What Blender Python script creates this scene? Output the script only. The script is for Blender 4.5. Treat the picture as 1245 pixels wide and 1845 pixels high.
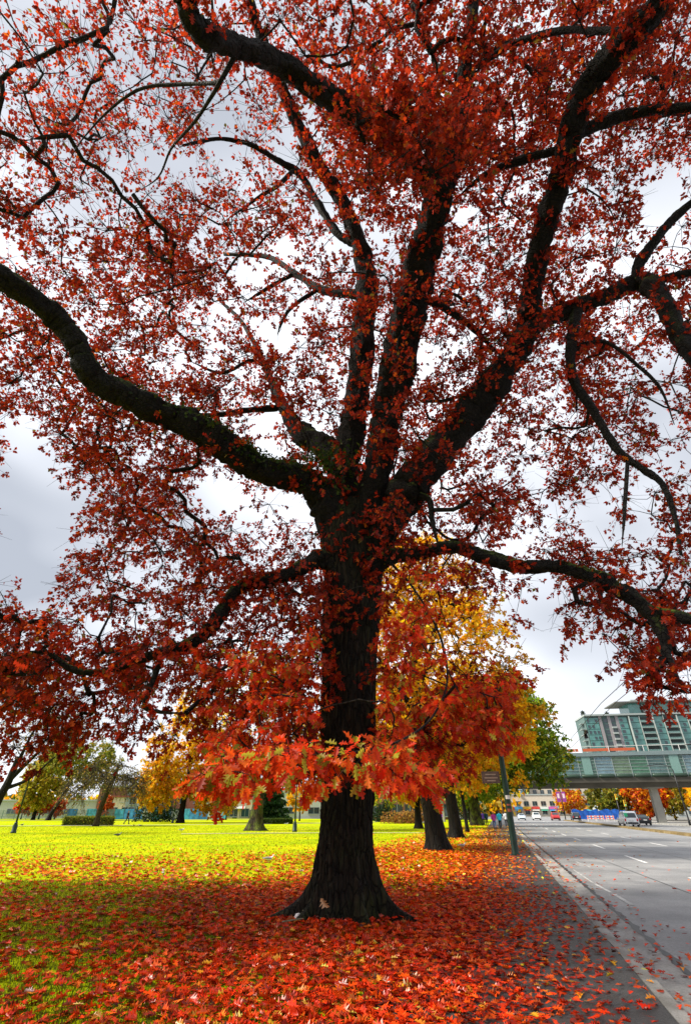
import bpy, bmesh, math, random
import numpy as np
from mathutils import Vector, Matrix

random.seed(7)
RNG = np.random.default_rng(11)
R = math.radians
sc = bpy.context.scene
for o in list(bpy.data.objects):
    bpy.data.objects.remove(o)
COL = sc.collection

# ------------------------------------------------------------------ camera
F_PX, CX, CY, PITCH, EYE = 870.0, 622.5, 922.5, R(31.88), 1.6
cam = bpy.data.cameras.new('camera')
cam.sensor_fit = 'VERTICAL'
cam.sensor_height = 36.0
cam.lens = F_PX / 1845.0 * 36.0
cam.clip_start = 0.05
cam.clip_end = 3000
camo = bpy.data.objects.new('camera', cam)
COL.objects.link(camo)
camo.location = (0, 0, EYE)
camo.rotation_euler = (math.pi / 2 + PITCH, 0, 0)
sc.camera = camo

# ------------------------------------------------------------------ sky, sun, exposure
SUN_AZ, SUN_EL = R(-98), R(45)          # azimuth from +Y towards +X
wd = bpy.data.worlds.new('World')
sc.world = wd
wd.use_nodes = True
nt = wd.node_tree
nt.nodes.clear()
w_out = nt.nodes.new('ShaderNodeOutputWorld')
w_bg = nt.nodes.new('ShaderNodeBackground')
w_sky = nt.nodes.new('ShaderNodeTexSky')
w_sky.sky_type = 'NISHITA'
w_sky.sun_disc = False
w_sky.sun_elevation = SUN_EL
w_sky.sun_rotation = SUN_AZ
w_tc = nt.nodes.new('ShaderNodeTexCoord')
w_map = nt.nodes.new('ShaderNodeMapping')
w_map.inputs['Scale'].default_value = (1.0, 1.0, 1.6)
w_map.inputs['Location'].default_value = (4.76, 10.88, 7.40)
w_n = nt.nodes.new('ShaderNodeTexNoise')
w_n.inputs['Scale'].default_value = 1.5
w_n.inputs['Detail'].default_value = 3
w_n.inputs['Roughness'].default_value = 0.5
w_r = nt.nodes.new('ShaderNodeValToRGB')
w_r.color_ramp.elements[0].position = 0.37
w_r.color_ramp.elements[0].color = (2.9, 3.1, 3.5, 1)
w_r.color_ramp.elements[1].position = 0.645
w_r.color_ramp.elements[1].color = (7.6, 7.8, 8.2, 1)
w_mix = nt.nodes.new('ShaderNodeMixRGB')
w_mix.inputs[0].default_value = 0.93
nt.links.new(w_tc.outputs['Generated'], w_map.inputs[0])
nt.links.new(w_map.outputs[0], w_n.inputs['Vector'])
nt.links.new(w_n.outputs[0], w_r.inputs[0])
nt.links.new(w_sky.outputs[0], w_mix.inputs[1])
nt.links.new(w_r.outputs[0], w_mix.inputs[2])
nt.links.new(w_mix.outputs[0], w_bg.inputs[0])
nt.links.new(w_bg.outputs[0], w_out.inputs[0])
w_bg.inputs[1].default_value = 0.1

sun = bpy.data.lights.new('sun', 'SUN')
sun.energy = 4.6
sun.angle = R(14)
sun.color = (1.0, 0.93, 0.80)
suno = bpy.data.objects.new('sun', sun)
COL.objects.link(suno)
sdir = Vector((math.sin(SUN_AZ) * math.cos(SUN_EL), math.cos(SUN_AZ) * math.cos(SUN_EL), math.sin(SUN_EL)))
suno.rotation_euler = (-sdir).to_track_quat('-Z', 'Y').to_euler()
suno.location = (0, 0, 60)

sc.view_settings.view_transform = 'Standard'
sc.view_settings.look = 'None'
sc.view_settings.gamma = 1.0
sc.view_settings.exposure = 0.92
sc.view_settings.use_curve_mapping = False
sc.render.engine = 'CYCLES'
sc.cycles.max_bounces = 6
sc.cycles.transparent_max_bounces = 8

# ------------------------------------------------------------------ geometry of the view and of the road
SP, CP = math.sin(PITCH), math.cos(PITCH)
def ray(u, v):
    a = (u - CX) / F_PX
    b = -(v - CY) / F_PX
    return np.array([a, CP - b * SP, SP + b * CP])
def P(u, v, Y):
    d = ray(u, v)
    return np.array([0, 0, EYE]) + d * (Y / d[1])
def PT(u, v, t):
    return np.array([0, 0, EYE]) + ray(u, v) * t
def G(u, v, z=0.0):
    d = ray(u, v)
    return np.array([0, 0, EYE]) + d * ((z - EYE) / d[2])
def project(p):
    p = np.atleast_2d(p) - np.array([0, 0, EYE])
    depth = p[:, 1] * CP + p[:, 2] * SP
    up = -p[:, 1] * SP + p[:, 2] * CP
    dd = np.where(np.abs(depth) < 1e-6, 1e-6, depth)
    return CX + F_PX * p[:, 0] / dd, CY - F_PX * up / dd, depth
RA = R(15.0)
RD_, RN_ = np.array([math.sin(RA), math.cos(RA)]), np.array([math.cos(RA), -math.sin(RA)])
RZ_ROAD = -RA                      # rotates local +Y onto the road direction
def road(s, lat, z=0.0):
    q = RD_ * s + RN_ * lat
    return np.array([q[0], q[1], z])
ROAD_Z = -0.12

# ------------------------------------------------------------------ materials
MATS = {}
def new_mat(name):
    m = bpy.data.materials.new(name)
    m.use_nodes = True
    MATS[name] = m
    t = m.node_tree
    t.nodes.clear()
    o = t.nodes.new('ShaderNodeOutputMaterial')
    return m, t, o
def noise(t, scale, detail=4, rough=0.55, coord='Object', stretch=None, dist=0.0):
    tc = t.nodes.new('ShaderNodeTexCoord')
    n = t.nodes.new('ShaderNodeTexNoise')
    n.inputs['Scale'].default_value = scale
    n.inputs['Detail'].default_value = detail
    n.inputs['Roughness'].default_value = rough
    n.inputs['Distortion'].default_value = dist
    if stretch:
        mp = t.nodes.new('ShaderNodeMapping')
        mp.inputs['Scale'].default_value = stretch
        t.links.new(tc.outputs[coord], mp.inputs[0])
        t.links.new(mp.outputs[0], n.inputs['Vector'])
    else:
        t.links.new(tc.outputs[coord], n.inputs['Vector'])
    return n
def ramp(t, src, stops):
    r = t.nodes.new('ShaderNodeValToRGB')
    e = r.color_ramp.elements
    while len(e) < len(stops):
        e.new(0.5)
    for el, (p, c) in zip(e, stops):
        el.position = p
        el.color = (c[0], c[1], c[2], 1)
    t.links.new(src, r.inputs[0])
    return r
def bump(t, h, strength, dist):
    b = t.nodes.new('ShaderNodeBump')
    b.inputs['Strength'].default_value = strength
    b.inputs['Distance'].default_value = dist
    t.links.new(h, b.inputs['Height'])
    return b
def pbsdf(t, o, rough=0.6, metal=0.0, spec=0.4):
    p = t.nodes.new('ShaderNodeBsdfPrincipled')
    p.inputs['Roughness'].default_value = rough
    p.inputs['Metallic'].default_value = metal
    p.inputs['Specular IOR Level'].default_value = spec
    t.links.new(p.outputs[0], o.inputs[0])
    return p
def mat(name, c, rough=0.6, metal=0.0, spec=0.4, var=0.18, scale=6.0, bumpd=0.0):
    if name in MATS:
        return MATS[name]
    m, t, o = new_mat(name)
    p = pbsdf(t, o, rough, metal, spec)
    n = noise(t, scale)
    r = ramp(t, n.outputs[0], [(0.3, [x * (1 - var) for x in c]), (0.7, [min(1, x * (1 + var)) for x in c])])
    t.links.new(r.outputs[0], p.inputs['Base Color'])
    if bumpd:
        b = bump(t, n.outputs[0], 0.6, bumpd)
        t.links.new(b.outputs[0], p.inputs['Normal'])
    return m
def leaf_mat(name, trans=0.5, gloss=0.25, rough=0.45):
    m, t, o = new_mat(name)
    at = t.nodes.new('ShaderNodeAttribute')
    at.attribute_name = 'leafcol'
    n = noise(t, 22.0, 3)
    mx = t.nodes.new('ShaderNodeMixRGB')
    mx.blend_type = 'MULTIPLY'
    mx.inputs[0].default_value = 0.35
    r = ramp(t, n.outputs[0], [(0.3, (0.55, 0.5, 0.5)), (0.65, (1, 1, 1))])
    t.links.new(at.outputs[0], mx.inputs[1])
    t.links.new(r.outputs[0], mx.inputs[2])
    d = t.nodes.new('ShaderNodeBsdfDiffuse')
    tr = t.nodes.new('ShaderNodeBsdfTranslucent')
    g = t.nodes.new('ShaderNodeBsdfGlossy')
    g.inputs['Roughness'].default_value = rough
    g.inputs['Color'].default_value = (0.9, 0.9, 0.9, 1)
    t.links.new(mx.outputs[0], d.inputs[0])
    t.links.new(mx.outputs[0], tr.inputs[0])
    m1 = t.nodes.new('ShaderNodeMixShader')
    m1.inputs[0].default_value = trans
    t.links.new(d.outputs[0], m1.inputs[1])
    t.links.new(tr.outputs[0], m1.inputs[2])
    m2 = t.nodes.new('ShaderNodeMixShader')
    m2.inputs[0].default_value = gloss
    t.links.new(m1.outputs[0], m2.inputs[1])
    t.links.new(g.outputs[0], m2.inputs[2])
    t.links.new(m2.outputs[0], o.inputs[0])
    return m
M_LEAF = leaf_mat('autumn_leaf', 0.58, 0.012)
M_LITTER = leaf_mat('fallen_leaf_skin', 0.15, 0.03, 0.3)

def bark_mat(name, dark, light, moss=None, moss_amt=0.0, vert=True, scale=9.0, up_lo=0.15, up_hi=0.8):
    m, t, o = new_mat(name)
    p = pbsdf(t, o, 0.85, 0, 0.25)
    st = (1, 1, 0.16) if vert else None
    n = noise(t, scale, 6, 0.65, 'Object', st, 0.6)
    n2 = noise(t, 1.3, 3)
    r = ramp(t, n.outputs[0], [(0.36, dark), (0.66, light)])
    cur = r.outputs[0]
    if moss:
        ge = t.nodes.new('ShaderNodeNewGeometry')
        sx = t.nodes.new('ShaderNodeSeparateXYZ')
        t.links.new(ge.outputs['Normal'], sx.inputs[0])
        mr = t.nodes.new('ShaderNodeMapRange')
        mr.inputs[1].default_value = up_lo
        mr.inputs[2].default_value = up_hi
        t.links.new(sx.outputs[2], mr.inputs[0])
        r2 = ramp(t, n2.outputs[0], [(0.42, (0, 0, 0)), (0.62, (1, 1, 1))])
        mu = t.nodes.new('ShaderNodeMath')
        mu.operation = 'MULTIPLY'
        t.links.new(mr.outputs[0], mu.inputs[0])
        t.links.new(r2.outputs[0], mu.inputs[1])
        mu2 = t.nodes.new('ShaderNodeMath')
        mu2.operation = 'MULTIPLY'
        mu2.inputs[1].default_value = moss_amt
        t.links.new(mu.outputs[0], mu2.inputs[0])
        mx = t.nodes.new('ShaderNodeMixRGB')
        mx.inputs[2].default_value = (*moss, 1)
        t.links.new(mu2.outputs[0], mx.inputs[0])
        t.links.new(cur, mx.inputs[1])
        cur = mx.outputs[0]
    t.links.new(cur, p.inputs['Base Color'])
    # plates and cracks
    tc = t.nodes.new('ShaderNodeTexCoord'); mp = t.nodes.new('ShaderNodeMapping')
    mp.inputs['Scale'].default_value = (1, 1, 0.22) if vert else (1, 1, 1)
    vo = t.nodes.new('ShaderNodeTexVoronoi'); vo.feature = 'DISTANCE_TO_EDGE'
    vo.inputs['Scale'].default_value = scale * 1.25
    nz = noise(t, 3.0, 4)
    mxv = t.nodes.new('ShaderNodeMixRGB'); mxv.inputs[0].default_value = 0.12
    t.links.new(tc.outputs['Object'], mp.inputs[0]); t.links.new(mp.outputs[0], mxv.inputs[1]); t.links.new(nz.outputs['Color'], mxv.inputs[2])
    t.links.new(mxv.outputs[0], vo.inputs['Vector'])
    cr = ramp(t, vo.outputs['Distance'], [(0.0, (0.12, 0.12, 0.12)), (0.12, (1, 1, 1))])
    mm = t.nodes.new('ShaderNodeMixRGB'); mm.blend_type = 'MULTIPLY'; mm.inputs[0].default_value = 0.85
    t.links.new(cur, mm.inputs[1]); t.links.new(cr.outputs[0], mm.inputs[2])
    # pale lichen flecks
    nl = noise(t, 7.0, 5, 0.7)
    lr = ramp(t, nl.outputs[0], [(0.62, (0, 0, 0)), (0.72, (1, 1, 1))])
    ml = t.nodes.new('ShaderNodeMixRGB'); ml.inputs[2].default_value = (light[0] * 1.9 + .01, light[1] * 2.2 + .01, light[2] * 2.2 + .006, 1)
    lm = t.nodes.new('ShaderNodeMath'); lm.operation = 'MULTIPLY'; lm.inputs[1].default_value = 0.55
    t.links.new(lr.outputs[0], lm.inputs[0]); t.links.new(lm.outputs[0], ml.inputs[0]); t.links.new(mm.outputs[0], ml.inputs[1])
    t.links.new(ml.outputs[0], p.inputs['Base Color'])
    ad = t.nodes.new('ShaderNodeMath'); ad.operation = 'ADD'
    t.links.new(n.outputs[0], ad.inputs[0]); t.links.new(cr.outputs[0], ad.inputs[1])
    b = bump(t, ad.outputs[0], 1.0, 0.05)
    t.links.new(b.outputs[0], p.inputs['Normal'])
    return m
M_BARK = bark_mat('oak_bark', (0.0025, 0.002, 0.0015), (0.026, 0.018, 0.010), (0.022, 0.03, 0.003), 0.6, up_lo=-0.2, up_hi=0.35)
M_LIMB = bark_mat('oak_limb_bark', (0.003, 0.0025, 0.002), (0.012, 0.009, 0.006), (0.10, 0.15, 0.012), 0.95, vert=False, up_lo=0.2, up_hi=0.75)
M_TWIG = bark_mat('twig_bark', (0.008, 0.006, 0.005), (0.025, 0.019, 0.014), vert=False)
M_BARK2 = bark_mat('dark_tree_bark', (0.003, 0.0025, 0.002), (0.012, 0.008, 0.005), vert=True, scale=4)
M_BARKM = bark_mat('mossy_tree_bark', (0.014, 0.010, 0.006), (0.05, 0.036, 0.015), (0.085, 0.11, 0.008), 1.0, vert=True, scale=4, up_lo=-0.6, up_hi=0.0)

def ground_mat(name, cols, sc1, sc2, rough=0.9, bd=0.03, bs=0.8, spec=0.3, coord='Object'):
    m, t, o = new_mat(name)
    p = pbsdf(t, o, rough, 0, spec)
    n1 = noise(t, sc1, 6, 0.6, coord)
    n2 = noise(t, sc2, 5, 0.7, coord)
    r1 = ramp(t, n1.outputs[0], [(0.3, cols[0]), (0.5, cols[1]), (0.7, cols[2])])
    r2 = ramp(t, n2.outputs[0], [(0.25, (0.5, 0.5, 0.5)), (0.75, (1.35, 1.35, 1.35))])
    mx = t.nodes.new('ShaderNodeMixRGB')
    mx.blend_type = 'MULTIPLY'
    mx.inputs[0].default_value = 0.8
    t.links.new(r1.outputs[0], mx.inputs[1])
    t.links.new(r2.outputs[0], mx.inputs[2])
    t.links.new(mx.outputs[0], p.inputs['Base Color'])
    b = bump(t, n2.outputs[0], bs, bd)
    t.links.new(b.outputs[0], p.inputs['Normal'])
    return m
M_LAWN = ground_mat('lawn_grass', [(0.20, 0.30, 0.001), (0.34, 0.40, 0.001), (0.46, 0.42, 0.002)], 0.22, 5.0, spec=0.02, bs=1.0, bd=0.06)
M_SOIL = ground_mat('shaded_turf', [(0.07, 0.05, 0.02), (0.09, 0.10, 0.02), (0.12, 0.14, 0.02)], 1.2, 25.0)
M_ROAD = ground_mat('road_asphalt', [(0.13, 0.132, 0.135), (0.20, 0.20, 0.203), (0.28, 0.28, 0.28)], 0.55, 28.0, 0.55, 0.015, 0.7, 0.4)
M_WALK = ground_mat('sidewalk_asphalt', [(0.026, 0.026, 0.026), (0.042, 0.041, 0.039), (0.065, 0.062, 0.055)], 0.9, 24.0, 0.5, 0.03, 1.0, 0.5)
M_CONC = ground_mat('kerb_concrete', [(0.13, 0.12, 0.10), (0.24, 0.235, 0.22), (0.40, 0.39, 0.37)], 1.6, 50.0, 0.7, 0.01, 0.7)
M_GUT = ground_mat('gutter_concrete', [(0.15, 0.145, 0.135), (0.25, 0.245, 0.235), (0.36, 0.355, 0.34)], 1.3, 26.0, 0.6, 0.02, 0.8)
M_PATH = ground_mat('park_path', [(0.30, 0.27, 0.22), (0.36, 0.33, 0.28), (0.42, 0.4, 0.35)], 0.6, 20.0)
M_PAINT = ground_mat('road_paint', [(0.45, 0.45, 0.44), (0.7, 0.7, 0.69), (0.8, 0.8, 0.8)], 1.5, 40.0, 0.6, 0.002, 0.3)
M_WORN = ground_mat('worn_road_paint', [(0.2, 0.2, 0.2), (0.38, 0.38, 0.37), (0.62, 0.62, 0.61)], 3.5, 40.0, 0.6, 0.002, 0.3)
M_CITY = ground_mat('far_ground', [(0.13, 0.13, 0.12), (0.17, 0.165, 0.15), (0.2, 0.2, 0.18)], 0.05, 3.0)

def glass_mat(name, tint, rough=0.08, trans=0.35, dark=0.3):
    m, t, o = new_mat(name)
    p = pbsdf(t, o, rough, 0.0, 0.9)
    n = noise(t, 0.6, 2)
    r = ramp(t, n.outputs[0], [(0.3, [x * dark for x in tint]), (0.7, tint)])
    t.links.new(r.outputs[0], p.inputs['Base Color'])
    tr = t.nodes.new('ShaderNodeBsdfTransparent')
    tr.inputs[0].default_value = (min(1, tint[0] * 2 + .2), min(1, tint[1] * 2 + .2), min(1, tint[2] * 2 + .2), 1)
    mx = t.nodes.new('ShaderNodeMixShader')
    mx.inputs[0].default_value = trans
    t.links.new(p.outputs[0], mx.inputs[1])
    t.links.new(tr.outputs[0], mx.inputs[2])
    t.links.new(mx.outputs[0], o.inputs[0])
    return m
M_GLASS_BR = glass_mat('bridge_glass', (0.14, 0.26, 0.22), 0.06, 0.5, 0.5)
M_GLASS_TW = glass_mat('tower_glass', (0.08, 0.26, 0.235), 0.15, 0.0, 0.6)
M_GLASS_DK = glass_mat('dark_glass', (0.03, 0.05, 0.06), 0.06, 0.0, 0.5)

# ------------------------------------------------------------------ helpers: tags and mesh building
def tag(o, label=None, cat=None, group=None, kind=None):
    if label: o['label'] = label
    if cat: o['category'] = cat
    if group: o['group'] = group
    if kind: o['kind'] = kind
    return o
def empty(name, loc, rz=0.0, label=None, cat=None, group=None):
    o = bpy.data.objects.new(name, None)
    o.empty_display_size = 0.2
    COL.objects.link(o)
    o.location = [float(x) for x in loc]
    o.rotation_euler = (0, 0, rz)
    return tag(o, label, cat, group)
def link_mesh(name, me, m, parent=None):
    o = bpy.data.objects.new(name, me)
    COL.objects.link(o)
    if m is not None and len(me.materials) == 0:
        me.materials.append(m)
    if parent is not None:
        o.parent = parent
    return o
class MB:
    def __init__(self):
        self.v, self.f = [], []
    def add(self, vs, fs):
        k = len(self.v)
        self.v += [tuple(float(c) for c in x) for x in vs]
        self.f += [tuple(i + k for i in f) for f in fs]
        return self
    def box(self, c, s, rz=0.0, taper=1.0):
        cx, cy, cz = c
        hx, hy, hz = s[0] / 2, s[1] / 2, s[2] / 2
        co, si = math.cos(rz), math.sin(rz)
        vs = []
        for z, k in ((-hz, 1.0), (hz, taper)):
            for x, y in ((-hx, -hy), (hx, -hy), (hx, hy), (-hx, hy)):
                x2, y2 = x * k, y * k
                vs.append((cx + x2 * co - y2 * si, cy + x2 * si + y2 * co, cz + z))
        return self.add(vs, [(3, 2, 1, 0), (4, 5, 6, 7), (0, 1, 5, 4), (1, 2, 6, 5), (2, 3, 7, 6), (3, 0, 4, 7)])
    def quad(self, a, b, c, d):
        return self.add([a, b, c, d], [(0, 1, 2, 3)])
    def tube(self, pts, rad, n=8, cap=True, squash=None):
        pts = np.asarray(pts, float)
        rad = np.broadcast_to(np.asarray(rad, float), (len(pts),))
        tg = np.gradient(pts, axis=0)
        tg /= np.linalg.norm(tg, axis=1)[:, None] + 1e-9
        ref = np.array([0.0, 0.0, 1.0]) if abs(tg[0][2]) < 0.9 else np.array([1.0, 0.0, 0.0])
        vs = []
        a = np.linspace(0, 2 * math.pi, n, endpoint=False)
        u = np.cross(ref, tg[0]); u /= np.linalg.norm(u)
        for p, t_, r in zip(pts, tg, rad):
            u = u - t_ * np.dot(u, t_)
            u /= np.linalg.norm(u) + 1e-9
            w = np.cross(t_, u)
            ring = p + r * (np.cos(a)[:, None] * u + np.sin(a)[:, None] * w)
            vs += list(ring)
        fs = []
        for i in range(len(pts) - 1):
            for j in range(n):
                k = (j + 1) % n
                fs.append((i * n + j, i * n + k, (i + 1) * n + k, (i + 1) * n + j))
        if cap:
            fs.append(tuple(range(n - 1, -1, -1)))
            fs.append(tuple((len(pts) - 1) * n + j for j in range(n)))
        return self.add(vs, fs)
    def lathe(self, prof, c=(0, 0, 0), n=16, axis='z'):
        a = np.linspace(0, 2 * math.pi, n, endpoint=False)
        vs = []
        for r, h in prof:
            for t_ in a:
                x, y, z = r * math.cos(t_), r * math.sin(t_), h
                if axis == 'y': x, y, z = x, z, y
                if axis == 'x': x, y, z = z, x, y
                vs.append((c[0] + x, c[1] + y, c[2] + z))
        fs = []
        for i in range(len(prof) - 1):
            for j in range(n):
                k = (j + 1) % n
                fs.append((i * n + j, i * n + k, (i + 1) * n + k, (i + 1) * n + j))
        fs.append(tuple(range(n - 1, -1, -1)))
        fs.append(tuple((len(prof) - 1) * n + j for j in range(n)))
        return self.add(vs, fs)
    def loft(self, rings):
        n = len(rings[0])
        vs = [p for r in rings for p in r]
        fs = []
        for i in range(len(rings) - 1):
            for j in range(n):
                k = (j + 1) % n
                fs.append((i * n + j, i * n + k, (i + 1) * n + k, (i + 1) * n + j))
        fs.append(tuple(range(n - 1, -1, -1)))
        fs.append(tuple((len(rings) - 1) * n + j for j in range(n)))
        return self.add(vs, fs)
    def mesh(self, name, smooth=False):
        me = bpy.data.meshes.new(name)
        me.from_pydata(self.v, [], self.f)
        if smooth:
            me.polygons.foreach_set('use_smooth', [True] * len(me.polygons))
        me.update()
        return me
    def build(self, name, m, parent=None, smooth=False, fix=False):
        me = self.mesh(name, smooth)
        if fix:
            bm = bmesh.new(); bm.from_mesh(me)
            bmesh.ops.recalc_face_normals(bm, faces=bm.faces)
            bm.to_mesh(me); bm.free()
        return link_mesh(name, me, m, parent)
def np_mesh(name, verts, tris, cols=None, smooth=True):
    me = bpy.data.meshes.new(name)
    nv, nf = len(verts), len(tris)
    me.vertices.add(nv)
    me.vertices.foreach_set('co', np.ascontiguousarray(verts, dtype=np.float32).ravel())
    me.loops.add(nf * 3)
    me.loops.foreach_set('vertex_index', np.ascontiguousarray(tris, dtype=np.int32).ravel())
    me.polygons.add(nf)
    me.polygons.foreach_set('loop_start', np.arange(0, nf * 3, 3, dtype=np.int32))
    me.polygons.foreach_set('loop_total', np.full(nf, 3, dtype=np.int32))
    me.update(calc_edges=True)
    if smooth:
        me.polygons.foreach_set('use_smooth', np.ones(nf, dtype=bool))
    if cols is not None:
        at = me.color_attributes.new('leafcol', 'FLOAT_COLOR', 'POINT')
        c4 = np.ones((nv, 4), np.float32)
        c4[:, :3] = cols
        at.data.foreach_set('color', c4.ravel())
    return me
def smoothstep(a, b, x):
    t = np.clip((x - a) / (b - a), 0, 1)
    return t * t * (3 - 2 * t)

# ------------------------------------------------------------------ leaf shapes (length 1 along x, fold along the midrib)
def leaf_template(kind):
    if kind == 'full':          # lobed, pointed oak leaf, 14 triangles
        half = [(0.16, 0.19), (0.28, 0.07), (0.44, 0.40), (0.50, 0.09), (0.72, 0.36), (0.76, 0.08), (0.93, 0.15)]
        side = [('m0', 0, 1), ('m0', 1, 3), (1, 2, 3), ('m0', 3, 5), (3, 4, 5), ('m0', 5, 'm1'), (5, 6, 'm1')]
    elif kind == 'mid':         # 6 triangles
        half = [(0.36, 0.40), (0.50, 0.10), (0.76, 0.36)]
        side = [('m0', 0, 1), ('m0', 1, 'm1'), (1, 2, 'm1')]
    else:                       # two folded triangles
        half = [(0.45, 0.34)]
        side = [('m0', 0, 'm1')]
    vs = [(0.0, 0.0, 0.0), (1.0, 0.0, -0.12)]
    k = len(half)
    for sgn in (1, -1):
        for x, y in half:
            vs.append((x, sgn * y, 0.45 * y - 0.12 * x * x))
    tr = []
    for si in range(2):
        for t_ in side:
            ids = [0 if q == 'm0' else 1 if q == 'm1' else 2 + si * k + q for q in t_]
            if si: ids = ids[::-1]
            tr.append(ids)
    return np.array(vs, float), np.array(tr, int)
LT = {k: leaf_template(k) for k in ('full', 'mid', 'low')}
def leaves_mesh(name, kind, pos, xdir, nrm, size, cols, curl=None):
    T, tri = LT[kind]
    N, k = len(pos), len(T)
    x = xdir / (np.linalg.norm(xdir, axis=1)[:, None] + 1e-9)
    z = nrm - x * np.sum(nrm * x, axis=1)[:, None]
    z /= np.linalg.norm(z, axis=1)[:, None] + 1e-9
    y = np.cross(z, x)
    if curl is None:
        curl = RNG.uniform(-0.5, 1.6, N)
    tz = T[None, :, 2] * curl[:, None]
    jx = T[None, :, 0] + RNG.normal(0, 0.035, (N, k)) * (T[None, :, 0] > 0.05)
    jy = T[None, :, 1] * RNG.uniform(0.80, 1.22, (N, 1)) * RNG.uniform(0.8, 1.2, (N, k)) + 0.10 * RNG.normal(0, 1, (N, 1)) * T[None, :, 0] ** 2
    V = pos[:, None, :] + size[:, None, None] * (jx[:, :, None] * x[:, None, :] + jy[:, :, None] * y[:, None, :] + tz[:, :, None] * z[:, None, :])
    tris = (tri[None] + (np.arange(N) * k)[:, None, None]).reshape(-1, 3)
    return np_mesh(name, V.reshape(-1, 3), tris, np.repeat(cols, k, axis=0), smooth=False)
def unit(v):
    return v / (np.linalg.norm(v, axis=-1, keepdims=True) + 1e-9)
def pick_cols(n, palette, jitter=0.18):
    w = np.array([p[0] for p in palette], float)
    c = np.array([p[1] for p in palette], float)
    idx = RNG.choice(len(w), n, p=w / w.sum())
    out = c[idx] * RNG.uniform(1 - jitter * 2, 1 + jitter, (n, 1)) * RNG.uniform(1 - jitter, 1 + jitter, (n, 3))
    return np.clip(out, 0.003, 0.95)

# ------------------------------------------------------------------ growing branches towards foliage points
def catmull(pts, n_per=6):
    pts = np.asarray(pts, float)
    ext = np.vstack([2 * pts[0] - pts[1], pts, 2 * pts[-1] - pts[-2]])
    out = []
    for i in range(1, len(ext) - 2):
        p0, p1, p2, p3 = ext[i - 1], ext[i], ext[i + 1], ext[i + 2]
        for t_ in np.linspace(0, 1, n_per, endpoint=False):
            out.append(0.5 * ((2 * p1) + (-p0 + p2) * t_ + (2 * p0 - 5 * p1 + 4 * p2 - p3) * t_ ** 2 + (-p0 + 3 * p1 - 3 * p2 + p3) * t_ ** 3))
    out.append(pts[-1])
    return np.array(out)
def grow(nodes, clusters, rng, seg=0.6, wob=0.10, r_tip=0.007, reach=1.0, sag=0.0):
    """join every foliage point to the nearest part of the tree; returns polylines with radii"""
    nodes = np.asarray(nodes, float)
    NP = [nodes]
    parent = [-1] * len(nodes)
    base = np.zeros(len(nodes))
    C = np.asarray(clusters, float)
    M = len(C)
    best = np.full(M, 1e9); bi = np.zeros(M, int)
    for s in range(0, len(nodes), 400):
        d = np.linalg.norm(C[:, None] - nodes[None, s:s + 400], axis=2)
        j = d.argmin(1); dm = d[np.arange(M), j]
        up = dm < best
        best[up] = dm[up]; bi[up] = j[up] + s
    left = np.ones(M, bool)
    allp = list(nodes)
    paths = []
    cost = best.copy()
    for _ in range(M):
        c = int(np.argmin(np.where(left, cost, 1e9)))
        left[c] = False
        a, b = allp[bi[c]], C[c]
        L = np.linalg.norm(b - a)
        ns = max(2, int(math.ceil(L / seg)))
        tt = np.linspace(0, 1, ns + 1)[1:]
        side = rng.normal(0, 1, 3) * L * wob
        idx0 = len(allp)
        par = bi[c]
        path = [par]
        newp = []
        for t_ in tt:
            w = math.sin(math.pi * t_)
            q = a + (b - a) * t_ + side * w + (rng.normal(0, 0.05 * seg, 3) if t_ < 1 else 0) + np.array([0, 0, -sag * L * w])
            allp.append(q); parent.append(par)
            par = len(allp) - 1
            path.append(par); newp.append(q)
        paths.append(path)
        if left.any():
            newp = np.array(newp)
            d = np.linalg.norm(C[:, None] - newp[None], axis=2)
            j = d.argmin(1); dm = d[np.arange(M), j]
            up = (dm < best) & left
            best[up] = dm[up]; bi[up] = j[up] + idx0
            cost[up] = best[up] * reach
    n = len(allp)
    acc = np.zeros(n)
    rad = np.zeros(n)
    n0 = len(nodes)
    for i in range(n - 1, n0 - 1, -1):
        rad[i] = (acc[i] + r_tip ** 2.3) ** (1 / 2.3)
        if parent[i] >= 0:
            acc[parent[i]] += rad[i] ** 2.3
    return np.array(allp), paths, rad, n0
def branch_mesh(name, allp, paths, rad, n0, thin=0.02, rmax=0.2):
    mb = MB()
    for p in paths:
        r = rad[p].copy()
        if p[0] < n0: r[0] = r[1] * 1.25
        else: r[0] = min(r[0], r[1] * 1.2)
        r = np.minimum(r, rmax)
        mb.tube(allp[p], r, 6 if r.max() > thin * 2 else 4 if r.max() > thin else 3, cap=False)
    return mb.mesh(name, True)
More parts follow.
